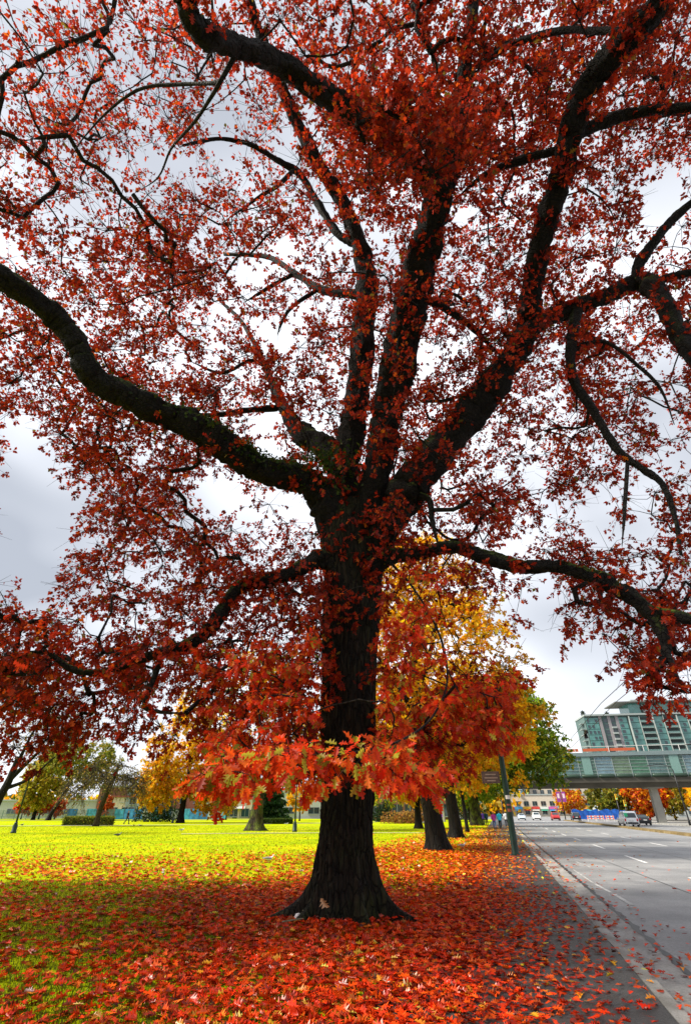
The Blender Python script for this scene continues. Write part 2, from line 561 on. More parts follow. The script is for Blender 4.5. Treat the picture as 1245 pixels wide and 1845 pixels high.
def cluster_twigs(C, out_dir, rng, ntw=8, length=(0.35, 0.7), per=10, droop=0.35, leaf=(0.10, 0.17), palette=None, up=0.15):
    """twigs that leave every foliage point and the leaves they carry"""
    M = len(C)
    n = M * ntw
    base = np.repeat(C, ntw, axis=0)
    od = np.repeat(out_dir, ntw, axis=0)
    d = unit(rng.normal(0, 1, (n, 3)) * np.array([1, 1, 0.7]) + od * 0.7 + np.array([0, 0, up]))
    L = rng.uniform(length[0], length[1], n)
    p1 = base + d * (L * 0.55)[:, None] + rng.normal(0, 0.03, (n, 3))
    p2 = base + d * L[:, None] + np.array([0, 0, -1.0]) * (L * droop * rng.uniform(0.2, 1.2, n))[:, None]
    k = np.arange(n * per) // per
    f = rng.uniform(0.25, 1.0, n * per)
    f = np.where(rng.random(n * per) < 0.45, 1.0 - rng.uniform(0, 0.12, n * per), f)
    b, q, e = base[k], p1[k], p2[k]
    pos = b * ((1 - f) ** 2)[:, None] + 2 * q * (f * (1 - f))[:, None] + e * (f ** 2)[:, None]
    tdir = unit(e - b)
    ld = unit(tdir * 0.6 + unit(rng.normal(0, 1, (n * per, 3))) * 0.9 + np.array([0, 0, -0.45]))
    nr = unit(rng.normal(0, 1, (n * per, 3)) * 0.7 + np.array([0, 0, 0.9]))
    pos = pos + ld * 0.02
    size = rng.uniform(leaf[0], leaf[1], n * per)
    cols = pick_cols(n * per, palette)
    # a whole spray shares a tone
    tone = np.repeat(rng.uniform(0.70, 1.2, (M, 1)), ntw * per, axis=0)
    return base, p1, p2, pos, ld, nr, size, np.clip(cols * tone, 0.003, 0.95)
def twig_mesh(name, a, b, c, r0=0.006, r1=0.0025, simple=False):
    """three-sided twigs, all at once"""
    n = len(a)
    t_ = unit(c - a)
    ref = np.where(np.abs(t_[:, 2:3]) < 0.9, np.array([[0, 0, 1.0]]), np.array([[1.0, 0, 0]]))
    u = unit(np.cross(ref, t_)); w = np.cross(t_, u)
    V = []
    lv = ((a, r0), (c, r1)) if simple else ((a, r0), (b, (r0 + r1) / 2), (c, r1))
    for p, r in lv:
        for k in range(3):
            an = 2 * math.pi * k / 3
            V.append(p + r * (math.cos(an) * u + math.sin(an) * w))
    V = np.stack(V, 1).reshape(-1, 3)
    fs = []
    for i in range(len(lv) - 1):
        for j in range(3):
            k = (j + 1) % 3
            fs += [(i * 3 + j, i * 3 + k, (i + 1) * 3 + k), (i * 3 + j, (i + 1) * 3 + k, (i + 1) * 3 + j)]
    fs = np.array(fs)
    tr = (fs[None] + (np.arange(n) * 3 * len(lv))[:, None, None]).reshape(-1, 3)
    return np_mesh(name, V, tr)

# ================================================================== THE SETTING
def sheet(name, pts, m, z, kind='structure', parent=None, label=None):
    mb = MB()
    mb.add([(p[0], p[1], z) for p in pts], [tuple(range(len(pts)))])
    o = mb.build(name, m, parent)
    if kind and parent is None: tag(o, kind=kind)
    return o
def strip(s0, s1, l0, l1):
    return [road(s0, l0), road(s0, l1), road(s1, l1), road(s1, l0)]
sheet('ground', [(-1500, -300), (1500, -300), (1500, 2200), (-1500, 2200)], M_CITY, -0.16)
WALK_IN, KERB_IN, KERB_OUT, SEAM = -1.55, 1.30, 1.475, 2.02
PARK_END = 158.0

# lawn with gentle undulation, down to the sidewalk edge
def build_lawn():
    ss = np.concatenate([np.linspace(-14, 40, 109), np.linspace(41.5, PARK_END, 70)])
    ll = np.concatenate([np.linspace(-150, -24, 40), np.linspace(-23, WALK_IN, 66)])
    V, Fc = [], []
    for s in ss:
        for l in ll:
            p = road(s, l)
            d = math.hypot(p[0] - 0.1, p[1] - 10.9)
            z = 0.010 + 0.014 * math.sin(p[0] * 0.9 + 1) * math.cos(p[1] * 0.7) + 0.05 * math.exp(-(d / 1.6) ** 2)
            z *= float(smoothstep(0, 1.2, WALK_IN - l)) if l > WALK_IN - 1.2 else 1.0
            V.append((p[0], p[1], z))
    n = len(ll)
    for i in range(len(ss) - 1):
        for j in range(n - 1):
            Fc.append((i * n + j, i * n + j + 1, (i + 1) * n + j + 1, (i + 1) * n + j))
    mb = MB(); mb.v, mb.f = V, Fc
    o = mb.build('lawn', M_LAWN, None, True)
    tag(o, kind='structure')
build_lawn()
def lawn_z(x, y):
    d = np.hypot(x - 0.1, y - 10.9)
    return 0.010 + 0.014 * np.sin(x * 0.9 + 1) * np.cos(y * 0.7) + 0.05 * np.exp(-(d / 1.6) ** 2)
# sidewalk in asphalt bays with tooled joints
walk = MB(); joints = []
s = -14.0
bays = [(-14, 19.85), (19.87, 27.4), (27.42, 60), (60.02, 110), (110.02, 330)]
sw = None
for i, (a, b) in enumerate(bays):
    o = MB()
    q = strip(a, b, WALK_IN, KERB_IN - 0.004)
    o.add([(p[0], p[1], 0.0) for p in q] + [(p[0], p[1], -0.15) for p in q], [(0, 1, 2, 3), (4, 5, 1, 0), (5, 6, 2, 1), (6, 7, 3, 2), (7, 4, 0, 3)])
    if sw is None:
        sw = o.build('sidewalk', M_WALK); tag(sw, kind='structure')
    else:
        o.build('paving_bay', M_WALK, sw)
# kerb stones: each one a piece as long as they can be told apart
kerb = MB()
q = strip(64, 330, KERB_IN, KERB_OUT)
kerb.add([(p[0], p[1], 0.004) for p in q] + [(p[0], p[1], -0.15) for p in q], [(0, 1, 2, 3), (4, 5, 1, 0), (5, 6, 2, 1), (6, 7, 3, 2), (7, 4, 0, 3)])
kerb_o = kerb.build('kerb', M_CONC); tag(kerb_o, kind='structure')
def chamfer_block(L, W, H):
    mb = MB(); hy = L / 2; c = 0.025
    prof = [(-W / 2, -H), (-W / 2, 0), (W / 2 - c, 0), (W / 2, -c), (W / 2, -H)]
    mb.loft([[(x, -hy, z) for x, z in prof], [(x, hy, z) for x, z in prof]])
    return mb.mesh('kerb_stone')
kb_me = chamfer_block(1.985, KERB_OUT - KERB_IN, 0.16); kb_me.materials.append(M_CONC)
for i in range(38):
    s_ = -11 + 2.0 * i
    o = bpy.data.objects.new('kerb_stone', kb_me); COL.objects.link(o)
    o.location = road(s_, (KERB_IN + KERB_OUT) / 2 + random.uniform(-.006, .006), 0.004 + random.uniform(-.006, .006))
    o.rotation_euler = (random.uniform(-.004, .004), random.uniform(-.02, .02), RZ_ROAD + random.uniform(-.004, .004))
    o.parent = kerb_o
road_o = sheet('road', strip(-14, 420, SEAM + 0.02, 26.0), M_ROAD, ROAD_Z)
gut = sheet('gutter', strip(-14, 420, KERB_OUT - 0.02, SEAM), M_GUT, ROAD_Z + 0.002)
M_SEAM = mat('tar_seam', (0.012, 0.012, 0.012), 0.5)
_sv = []
for _s in np.concatenate([np.arange(-14, 40, .12), np.arange(40, 420, 4.0)]):
    _w = .05 + .022 * math.sin(_s * 9) * math.sin(_s * 3.7 + 1); _c = SEAM + .02 + .018 * math.sin(_s * 5.3) + .012 * math.sin(_s * 13.1)
    _sv += [tuple(road(_s, _c - _w, ROAD_Z + .006)), tuple(road(_s, _c + _w, ROAD_Z + .006))]
_mb = MB(); _mb.add(_sv, [(2 * i, 2 * i + 1, 2 * i + 3, 2 * i + 2) for i in range(len(_sv) // 2 - 1)]); _mb.build('seam', M_SEAM, road_o)
def dash(s0, s1, lat, w, m, name='lane_dash', l2=None):
    l2 = lat if l2 is None else l2
    pts = [road(s0, lat - w / 2), road(s0, lat + w / 2), road(s1, l2 + w / 2), road(s1, l2 - w / 2)]
    return sheet(name, pts, m, ROAD_Z + 0.006, parent=road_o)
for k in range(-2, 14):
    s_ = 35.4 + 9.3 * k
    dash(s_, s_ + 4, 5.45, 0.13, M_PAINT)
    dash(s_ + 3.4, s_ + 7.4, 9.45, 0.13, M_PAINT)
    if k > 2: dash(s_ + 1.4, s_ + 5.4, 20.6, 0.13, M_PAINT)
# ragged remains of an old line and sealed cracks
for (s0, l0, s1, l1, w) in ((14.6, 2.55, 16.3, 2.48, .10), (16.6, 2.47, 18.4, 2.36, .08), (18.6, 2.35, 22.5, 2.28, .05), (23.5, 3.0, 26.0, 2.8, .05), (20.4, 4.5, 20.5, 6.0, .10)):
    dash(s0, s1, l0, w, M_WORN, 'worn_line', l1)
for (s0, l0, s1, l1) in ((9, 4.6, 30, 3.9), (30, 3.9, 60, 4.0), (26, 7.6, 70, 7.2)):
    dash(s0, s1, l0, 0.03, M_SEAM, 'crack', l1)
# planted median
def raised(name, s0, s1, l0, l1, z0, z1, m, taper=0.05):
    mb = MB()
    q0, q1 = strip(s0, s1, l0, l1), strip(s0 + taper, s1 - taper, l0 + taper, l1 - taper)
    mb.add([(p[0], p[1], z0) for p in q0] + [(p[0], p[1], z1) for p in q1], [(4, 5, 6, 7), (0, 1, 5, 4), (1, 2, 6, 5), (2, 3, 7, 6), (3, 0, 4, 7)])
    o = mb.build(name, m)
    return tag(o, kind='structure')
M_MED = ground_mat('median_kerb', [(0.10, 0.075, 0.03), (0.16, 0.11, 0.04), (0.24, 0.19, 0.10)], 0.8, 20.0)
raised('median', 20, 150, 15.2, 16.3, ROAD_Z - 0.01, ROAD_Z + 0.17, M_MED)
raised('far_pavement', -10, 330, 26.0, 34.0, ROAD_Z - 0.03, ROAD_Z + 0.13, M_CONC)
# park paths
def path(name, pts, w):
    pts = catmull(np.array([[p[0], p[1], 0] for p in pts]), 8)
    tg = unit(np.gradient(pts, axis=0))
    nn = np.stack([-tg[:, 1], tg[:, 0], tg[:, 2] * 0], 1)
    mb = MB()
    a, b = pts + nn * w / 2, pts - nn * w / 2
    n = len(pts)
    vs = [(p[0], p[1], 0.05) for p in a] + [(p[0], p[1], 0.05) for p in b]
    mb.add(vs, [(i, i + 1, n + i + 1, n + i) for i in range(n - 1)])
    o = mb.build(name, M_PATH, None)
    return tag(o, kind='structure')
path('park_path', [(-75, 74), (-45, 78), (-25, 84), (-8, 95), (6, 110)], 1.6)
path('lamp_path', [(-14, 49.5), (-5, 51.5), (4, 52), (10.5, 51)], 0.8)
path('far_path', [(-110, 128), (-70, 132), (-45, 136), (-20, 146)], 2.5)

# ================================================================== THE GREAT OAK
OAK = np.array([0.10, 10.9, 0.0])
oak = empty('oak_tree', OAK, 0, 'giant red oak with dark mossy trunk and spreading crimson crown over the leaf-strewn ground', 'tree')
def to_oak(o):
    o.parent = oak
    o.matrix_parent_inverse = Matrix.Translation(Vector((-OAK[0], -OAK[1], 0)))
    return o
# --- trunk: measured outline (v, left, right) turned into height and width at the trunk's distance
prof = []
for v, l, r in ((1640, 560, 688), (1600, 563, 684), (1570, 565, 680), (1530, 566, 676), (1500, 568, 674), (1440, 571, 677), (1370, 572, 678), (1300, 573, 680), (1230, 578, 682), (1150, 581, 686), (1073, 580, 688), (1010, 577, 692), (965, 576, 692), (930, 584, 686), (905, 600, 672)):
    a, b = P(l, v, 10.75), P(r, v, 10.75)
    prof.append(((a[0] + b[0]) / 2, (a[2] + b[2]) / 2, (b[0] - a[0]) / 2))
prof[0] = (prof[0][0], 0.25, 0.62)
prof = [(prof[0][0], -0.12, 0.66), (prof[0][0], 0.06, 0.65)] + prof[1:]
px = np.array(prof)
px = px[px[:, 1].argsort()]
def vnoise(x, y, seed=0):
    s_ = np.sin(x * 12.9898 + y * 78.233 + seed) * 43758.5453
    return s_ - np.floor(s_)
def build_trunk():
    NS, NZ = 192, 200
    zs = np.concatenate([np.linspace(-0.12, 1.6, 70), np.linspace(1.63, px[-1, 1], NZ - 70)])
    cx = np.interp(zs, px[:, 1], px[:, 0]); rr = np.interp(zs, px[:, 1], px[:, 2])
    k = np.array([1, 2, 3, 2, 1]) / 9.0
    rr = np.convolve(np.pad(rr, 2, 'edge'), k, 'valid')
    th = np.linspace(0, 2 * math.pi, NS, endpoint=False)
    lobes = [(R(184), 0.74, 0.24), (R(214), 0.42, 0.20), (R(246), 0.16, 0.18), (R(292), 0.44, 0.17), (R(318), 0.16, 0.15), (R(348), 0.60, 0.20), (R(20), 0.34, 0.25), (R(75), 0.35, 0.3), (R(128), 0.4, 0.3)]
    V = np.zeros((len(zs), NS, 3))
    for i, z in enumerate(zs):
        r = np.full(NS, rr[i] - 0.075)
        for a, amp, w in lobes:
            d = np.angle(np.exp(1j * (th - a)))
            r += amp * 1.25 * np.exp(-(d / (w * (0.62 + 0.5 * min(max(z, 0), 1)))) ** 2) * math.exp(-max(z, -0.1) / 0.24)
            r += amp * 0.10 * np.exp(-(d / (w * 0.8)) ** 2) * math.exp(-z / 1.3)
        r += 0.05 * math.exp(-z / 0.6)
        # long interlaced bark ridges
        ph = 1.6 * np.sin(z * 1.7 + th * 3) + 0.8 * np.sin(z * 4.3 + th * 5 + 1)
        ridg = np.abs(np.sin(th * 17 + ph)) ** 0.7 * 0.6 + np.abs(np.sin(th * 29 - ph * 1.4 + z * 0.6)) * 0.4
        plate = 0.5 + 0.5 * np.sin(z * 11 + 4.0 * np.sin(th * 9) + 2.5 * np.sin(th * 23 + z * 2))
        r += 0.085 * (ridg * (0.72 + 0.28 * plate) - 0.5) + 0.012 * np.sin(th * 7 + z * 5) + 0.03 * np.sin(th * 3 + z * 1.1) + 0.025 * np.sin(th * 2 - z * 0.9)
        r += 0.012 * (vnoise(th * 40, z * 9.0 + 0 * th) - 0.5)
        V[i, :, 0] = cx[i] + r * np.cos(th)
        V[i, :, 1] = 10.9 + r * np.sin(th) * (0.92)
        V[i, :, 2] = z
    idx = np.arange(len(zs) * NS).reshape(len(zs), NS)
    a, b = idx[:-1], np.roll(idx[:-1], -1, 1)
    c, d = np.roll(idx[1:], -1, 1), idx[1:]
    tr = np.concatenate([np.stack([a, b, c], 2).reshape(-1, 3), np.stack([a, c, d], 2).reshape(-1, 3)])
    me = np_mesh('trunk', V.reshape(-1, 3), tr)
    q = V.reshape(-1, 3); global ROOT_V; ROOT_V = q[(q[:, 2] > -0.01) & (q[:, 2] < 0.11)]
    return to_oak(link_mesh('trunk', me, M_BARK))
build_trunk()
# --- limbs: (u, v, Y, width in photo pixels)
LIMBS = {
 'left_bough': [(612, 985, 10.9, 66), (590, 905, 10.7, 62), (545, 866, 10.4, 50), (480, 850, 9.9, 52), (430, 822, 9.4, 56), (375, 782, 8.8, 58), (300, 747, 8.2, 52), (225, 712, 7.5, 52), (168, 680, 7.0, 50), (140, 625, 6.6, 44), (100, 572, 6.2, 44), (22, 512, 5.4, 44), (-70, 460, 4.6, 40), (-190, 420, 3.6, 30)],
 'mossy_bough': [(625, 880, 11.2, 60), (598, 812, 11.4, 48), (548, 786, 11.9, 38), (520, 750, 12.3, 27), (497, 705, 12.8, 18), (478, 660, 13.2, 12), (455, 612, 13.6, 9), (432, 575, 14, 7), (400, 545, 14.3, 5)],
 'middle_stem': [(620, 960, 11.0, 74), (618, 880, 11.0, 62), (634, 780, 10.9, 54), (645, 700, 10.7, 46), (655, 600, 10.3, 42), (660, 500, 9.8, 38), (644, 430, 9.2, 30), (610, 352, 8.4, 26), (570, 290, 7.6, 24), (532, 212, 6.8, 24), (500, 140, 6.0, 22), (472, 70, 5.3, 19), (455, 20, 4.8, 17), (440, -60, 4.0, 14)],
 'leader_stem': [(652, 1010, 10.8, 62), (668, 900, 10.6, 60), (690, 800, 10.3, 60), (702, 720, 9.8, 62), (722, 635, 9.1, 64), (750, 500, 7.7, 60), (780, 400, 6.6, 54), (802, 310, 5.7, 48), (822, 240, 5.1, 40), (834, 170, 4.5, 32), (838, 100, 4.0, 26), (850, 30, 3.5, 22), (858, -50, 3.0, 18), (880, -140, 2.4, 14)],
 'overhead_bough': [(786, 375, 6.35, 34), (765, 318, 5.85, 38), (730, 272, 5.2, 40), (690, 236, 4.65, 41), (640, 205, 4.2, 41), (560, 152, 3.6, 41), (500, 112, 3.2, 40), (430, 84, 2.75, 38), (380, 68, 2.45, 40), (345, 38, 2.2, 38), (332, -20, 1.9, 40), (300, -120, 1.3, 32)],
 'right_bough': [(660, 1020, 10.8, 58), (695, 945, 10.5, 64), (732, 888, 10.3, 66), (790, 812, 9.9, 68), (850, 742, 9.5, 60), (908, 662, 9.0, 54), (948, 595, 8.5, 47), (956, 530, 7.8, 42), (976, 430, 6.7, 43), (1008, 325, 5.6, 44), (1030, 232, 4.7, 44), (1060, 152, 4.0, 45), (1110, 90, 3.4, 48), (1162, 38, 3.0, 48), (1215, -30, 2.5, 42)],
 'right_arm': [(940, 605, 8.6, 36), (990, 572, 8.4, 32), (1040, 552, 8.2, 30), (1100, 530, 8.0, 28), (1150, 506, 7.8, 32), (1185, 528, 7.5, 34), (1212, 580, 7.3, 34), (1245, 640, 7.0, 30), (1300, 690, 6.6, 22)],
 'right_arm_shoot': [(1150, 510, 7.8, 26), (1150, 478, 7.6, 20), (1180, 432, 7.2, 18), (1222, 385, 6.8, 17), (1290, 330, 6.2, 12)],
 'right_arm_stub': [(1165, 512, 7.7, 18), (1222, 496, 7.4, 16), (1300, 480, 7.0, 12)],
 'lower_right_bough': [(660, 1030, 10.6, 44), (700, 1004, 10.4, 34), (750, 998, 10.2, 27), (812, 986, 10.0, 25), (870, 1002, 9.7, 28), (932, 1020, 9.4, 28), (1000, 1021, 9.1, 26), (1062, 1036, 8.8, 28), (1112, 1062, 8.6, 29), (1160, 1094, 8.4, 27), (1190, 1135, 8.2, 23), (1198, 1180, 8.1, 17), (1170, 1218, 8.0, 14), (1165, 1232, 8.0, 11), (1195, 1238, 7.9, 8), (1240, 1248, 7.8, 6)],
 'lower_right_fork': [(1160, 1098, 8.4, 22), (1222, 1110, 8.0, 20), (1300, 1135, 7.6, 14)],
 'lower_right_spur': [(1196, 1165, 8.1, 14), (1212, 1205, 8.0, 12), (1232, 1250, 7.9, 9)],
 'lower_left_bough': [(612, 1030, 10.6, 44), (580, 1008, 10.5, 34), (530, 1030, 10.3, 29), (475, 1048, 10.1, 28), (430, 1060, 9.9, 26), (402, 1098, 9.8, 25), (372, 1140, 9.6, 27), (330, 1166, 9.4, 25), (290, 1176, 9.3, 20), (240, 1192, 9.2, 16), (185, 1212, 9.0, 13), (130, 1205, 8.9, 11), (85, 1175, 8.8, 9), (40, 1182, 8.7, 7), (10, 1205, 8.6, 5)],
 'lower_left_spur': [(292, 1180, 9.3, 13), (276, 1228, 9.2, 11), (261, 1272, 9.1, 9), (292, 1283, 9.0, 7), (335, 1285, 8.9, 5)],
 'hanging_limb': [(1040, 555, 8.2, 22), (1028, 620, 8.1, 19), (1032, 682, 8.0, 18), (1070, 742, 7.9, 16), (1110, 808, 7.8, 15), (1152, 842, 7.7, 13), (1192, 872, 7.6, 11), (1216, 935, 7.5, 9), (1226, 1000, 7.4, 6)],
 'hanging_twig': [(1030, 625, 8.1, 9), (1090, 616, 8.0, 8), (1150, 660, 7.9, 7), (1190, 702, 7.8, 6), (1214, 765, 7.7, 5)],
 'hanging_spur': [(1130, 832, 7.75, 8), (1124, 930, 7.6, 6), (1120, 985, 7.5, 4)],
 'upper_left_fork': [(428, 92, 2.75, 11), (391, 158, 3.1, 9), (352, 218, 3.6, 6.5), (309, 268, 4.3, 4.5), (285, 320, 5.0, 3), (240, 350, 5.6, 2)],
 'upper_left_arm': [(398, 146, 3.03, 8), (380, 150, 3.12, 7.5), (330, 152, 3.3, 7), (260, 158, 3.5, 6), (205, 192, 3.8, 4.5), (150, 250, 4.3, 3), (120, 300, 4.8, 2)],
 'stem_arm': [(648, 440, 9.3, 18), (608, 420, 9.3, 15), (572, 365, 9.0, 14), (540, 314, 8.6, 13), (502, 290, 8.3, 11), (454, 262, 8.0, 9), (398, 250, 7.7, 7), (330, 262, 7.4, 5)],
 'stem_arm_spur': [(528, 308, 8.5, 9), (500, 335, 8.6, 8), (472, 352, 8.7, 7), (396, 405, 9.2, 4)],
 'middle_arm': [(655, 532, 10.0, 20), (610, 528, 10.4, 16), (575, 520, 10.8, 14), (530, 492, 11.2, 12), (482, 463, 11.6, 9), (405, 458, 12.2, 6)],
 'middle_arm_fork': [(532, 492, 11.2, 9), (490, 515, 11.5, 8), (440, 545, 11.9, 5)],
 'middle_arm_spur': [(575, 520, 10.8, 9), (528, 552, 11, 8), (508, 580, 11.2, 6), (500, 605, 11.3, 4)],
 'mossy_arm': [(480, 660, 13.2, 9), (450, 650, 13.2, 8), (400, 672, 13.1, 7), (345, 652, 13.0, 4)],
 'mossy_back_arm': [(500, 735, 12.4, 14), (440, 740, 12.2, 12), (390, 748, 12.0, 10), (335, 745, 11.8, 7)],
 'right_side_arm': [(1028, 244, 4.8, 24), (1098, 216, 4.6, 22), (1160, 200, 4.4, 19), (1225, 194, 4.2, 17), (1300, 180, 3.9, 13)],
 'right_inner_arm': [(1010, 270, 5.1, 17), (960, 282, 5.3, 16), (900, 302, 5.6, 14), (868, 318, 5.8, 11), (830, 350, 6.2, 7)],
 'right_upper_arm': [(1140, 55, 3.2, 15), (1075, 56, 3.4, 14), (1010, 55, 3.6, 13), (922, 80, 4.0, 12), (862, 117, 4.4, 10), (797, 142, 4.9, 7)],
 'leader_spur': [(770, 540, 8.2, 18), (800, 555, 8.6, 15), (850, 590, 9.4, 12), (900, 640, 10.4, 8)],
 'trunk_shoot': [(740, 890, 10.2, 18), (772, 900, 9.9, 13), (778, 935, 9.8, 10), (790, 985, 9.6, 6)],
 'front_drooper': [(700, 1010, 10.3, 6), (745, 1060, 9.8, 4.5), (790, 1140, 9.0, 4), (806, 1220, 8.0, 4), (780, 1290, 7.0, 4), (720, 1335, 6.0, 4), (640, 1355, 5.3, 4), (550, 1370, 5.0, 3.5), (460, 1385, 5.0, 3), (390, 1400, 5.1, 2.5)],
 'front_drooper_fork': [(800, 1195, 8.3, 3.5), (825, 1245, 7.9, 3), (850, 1295, 7.5, 2.5), (890, 1325, 7.3, 2)],
}
def limb_arrays(k):
    a = LIMBS[k]
    pts = np.array([P(u, v, Y) for u, v, Y, w in a])
    rad = []
    for (u, v, Y, w), p in zip(a, pts):
        t_ = Y / ray(u, v)[1]
        rad.append(0.5 * w * t_ / F_PX * 0.86)
    n = 10 if rad[0] > 0.08 else 5
    pp = catmull(pts, n); rr = catmull(np.stack([rad, rad, rad], 1), n)[:, 0]
    return pp, np.maximum(rr, 0.004)
SKEL, SKR = [], []
for k in LIMBS:
    pp, rr = limb_arrays(k)
    g = np.random.default_rng(len(k) * 7 + len(pp))
    # gnarl
    jit = g.normal(0, 1, pp.shape) * (rr * 0.06)[:, None]
    jit[0] = 0
    pp = pp + jit
    SKEL.append(pp); SKR.append(rr)
    big = rr.max() > 0.12
    n = 26 if big else 9
    rr2 = rr * (1 + 0.05 * np.sin(np.arange(len(rr)) * 0.7) + g.normal(0, 0.02, len(rr)))
    for kn in g.integers(3, len(rr), max(2, len(rr) // 9)):
        rr2 *= 1 + g.uniform(.05, .15) * np.exp(-((np.arange(len(rr)) - kn) / 2.2) ** 2)
    if not big: rr2[-5:] *= np.array([.92, .8, .65, .48, .3])
    mb = MB(); mb.tube(pp, rr2, n)
    if big:
        V = np.array(mb.v)
        ring = np.arange(len(V)) // n
        ax = pp[np.minimum(ring, len(pp) - 1)]
        d = V - ax
        th = (np.arange(len(V)) % n) / n * 2 * math.pi
        f = 1 + 0.06 * np.sin(th * 5 + ring * 0.35) + 0.05 * np.sin(th * 3 - ring * 0.5) + g.normal(0, 0.055, len(V)) + 0.10 * np.maximum(0, np.sin(th * 2 + ring * 0.9 + len(k))) ** 6
        mb.v = [tuple(x) for x in ax + d * f[:, None]]
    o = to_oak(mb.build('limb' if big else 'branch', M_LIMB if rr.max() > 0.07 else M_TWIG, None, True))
# --- foliage: where the crown shows leaves, by eye, digits 0-9 on a coarse grid of the picture
DENS = """
22344433567777666666
33444433467776666667
55555433346777656766
55544223336888877666
66543223446889877665
66554443336889877632
56566666346778877643
45677655456788776643
55688753367677777766
77788754466656777887
87777545566788887654
87677655566788865553
88888766556788874543
76888764445677885543
31788752334667776446
11577655554578887337
10567666634677755557
33256666734688742455
75544556773478853366
77655665772478840234
77643467872367720001
75421356772356764000
10000110000013432000
""".split()
DENS = np.array([[int(c) for c in (r + '0' * 20)[:20]] for r in DENS], float)
def dens(u, v):
    fx = np.clip((u - 50) / 61.0, 0, 18.999); fy = np.clip((v - 50) / 60.0, 0, len(DENS) - 1.001)
    i, j = fy.astype(int), fx.astype(int)
    a, b = fy - i, fx - j
    return DENS[i, j] * (1 - a) * (1 - b) + DENS[i + 1, j] * a * (1 - b) + DENS[i, j + 1] * (1 - a) * b + DENS[i + 1, j + 1] * a * b
GAPS = [(60, 930, 62, 110), (70, 1010, 45, 60), (30, 940, 30, 100), (395, 890, 46, 34), (545, 905, 26, 18), (1185, 365, 34, 48), (1130, 480, 22, 26), (450, 500, 22, 16), (1040, 1290, 170, 68), (985, 1130, 26, 60), (1060, 1175, 40, 22), (190, 1360, 42, 34), (960, 860, 22, 30), (1070, 930, 26, 46), (1150, 900, 18, 40), (510, 610, 20, 34), (628, 1262, 56, 58), (628, 1470, 60, 40)]
def in_gap(u, v, grow_=1.0):
    k = np.zeros(len(u), bool)
    for a, b, rx, ry in GAPS:
        k |= ((u - a) / (rx * grow_)) ** 2 + ((v - b) / (ry * grow_)) ** 2 < 1
    return k
def sample_clusters(n):
    out = []
    rng = np.random.default_rng(5)
    while len(out) < n:
        m = 4000
        u = rng.uniform(-560, 1500, m); v = rng.uniform(-320, 1420, m)
        keep = rng.random(m) < dens(u, v) / 9.0
        keep &= ~((v > 1240) & ((u > 960) | (u < 15)))
        keep &= ~((v < 0) & (rng.random(m) < 0.6)) & ~(((u < -20) | (u > 1265)) & (rng.random(m) < np.where(u < 0, 0.3, 0.5)))  # unseen crown: thinned overhead to let light in, fuller at left for shade
        keep &= ~in_gap(u, v, 1.4)
        keep &= ~((u > 700) & (u < 980) & (v > 960) & (rng.random(m) < 0.7))
        u, v = u[keep], v[keep]
        tmin = np.interp(v, [-320, 0, 300, 600, 900, 1100, 1250, 1420], [7.5, 9.0, 10.5, 11.0, 9.8, 8.6, 7.8, 7.4])
        tmax = np.interp(v, [-320, 0, 300, 600, 900, 1100, 1250, 1420], [14, 17, 19.5, 20, 18.5, 15.5, 12.5, 11.5])
        t_ = tmin + (tmax - tmin) * rng.random(len(u)) ** 0.75
        for a, b, c in zip(u, v, t_):
            out.append(PT(a, b, c))
    return np.array(out[:n])
CL = sample_clusters(3200)
CL = CL[CL[:, 2] > 2.5]
_r = np.random.default_rng(17)
CL = np.concatenate([CL, np.array([PT(_r.uniform(640, 850), _r.uniform(180, 330), _r.uniform(7.8, 10.0)) for _ in range(40)]), np.stack([_r.uniform(-14, -8.5, 80), _r.uniform(2.5, 9.5, 80), _r.uniform(4.8, 9.5, 80)], 1)])  # second batch: unseen foliage added left of view to shade the front lawn
nodes = np.concatenate(SKEL)
allp, paths, rad, n0 = grow(nodes, CL, np.random.default_rng(3), 0.45, 0.09, 0.0062, 1.0, 0.02)
o = to_oak(link_mesh('boughs', branch_mesh('boughs', allp, paths, rad, n0, 0.02, 0.055), M_TWIG)); o['kind'] = 'stuff'
OAK_PAL = [(5, (0.48, 0.034, 0.010)), (4.5, (0.30, 0.024, 0.010)), (2.6, (0.66, 0.055, 0.010)), (0.9, (0.78, 0.14, 0.012)), (0.35, (0.24, 0.16, 0.02)), (1.2, (0.18, 0.022, 0.010))]
ctr = np.array([0, 10.5, 9.0])
rg = np.random.default_rng(21)
a, b, c, pos, ld, nr, size, cols = cluster_twigs(CL, unit(CL - ctr), rg, 10, (0.28, 0.85), 9, 0.35, (0.072, 0.130), OAK_PAL)
_ft = np.linalg.norm(a - np.array([0, 0, EYE]), axis=1) > 13.0
for _nm, _mk, _sm in (('twigs', ~_ft, False), ('rear_twigs', _ft, True)):
    tw = to_oak(link_mesh(_nm, twig_mesh(_nm, a[_mk], b[_mk], c[_mk], simple=_sm), M_TWIG)); tw['kind'] = 'stuff'
pu, pv, pd = project(pos)
ok = ~(in_gap(pu, pv, 0.92) & (pd > 0)) & (pos[:, 2] > 1.9)
ok &= ~((pu < 540) & (pv < 400) & (rg.random(len(pu)) < 0.42))
ok &= (np.linalg.norm(pos - np.array([0, 0, EYE]), axis=1) > 3.2)
pos, ld, nr, size, cols = pos[ok], ld[ok], nr[ok], size[ok], cols[ok]
near = np.linalg.norm(pos - np.array([0, 0, EYE]), axis=1) < 9.5
n_b = len(CL) * 3
bb = np.repeat(CL, 3, axis=0); bd = unit(rg.normal(0, 1, (n_b, 3)) + unit(bb - ctr) * 0.5); bL = rg.uniform(0.4, 0.85, n_b)[:, None]
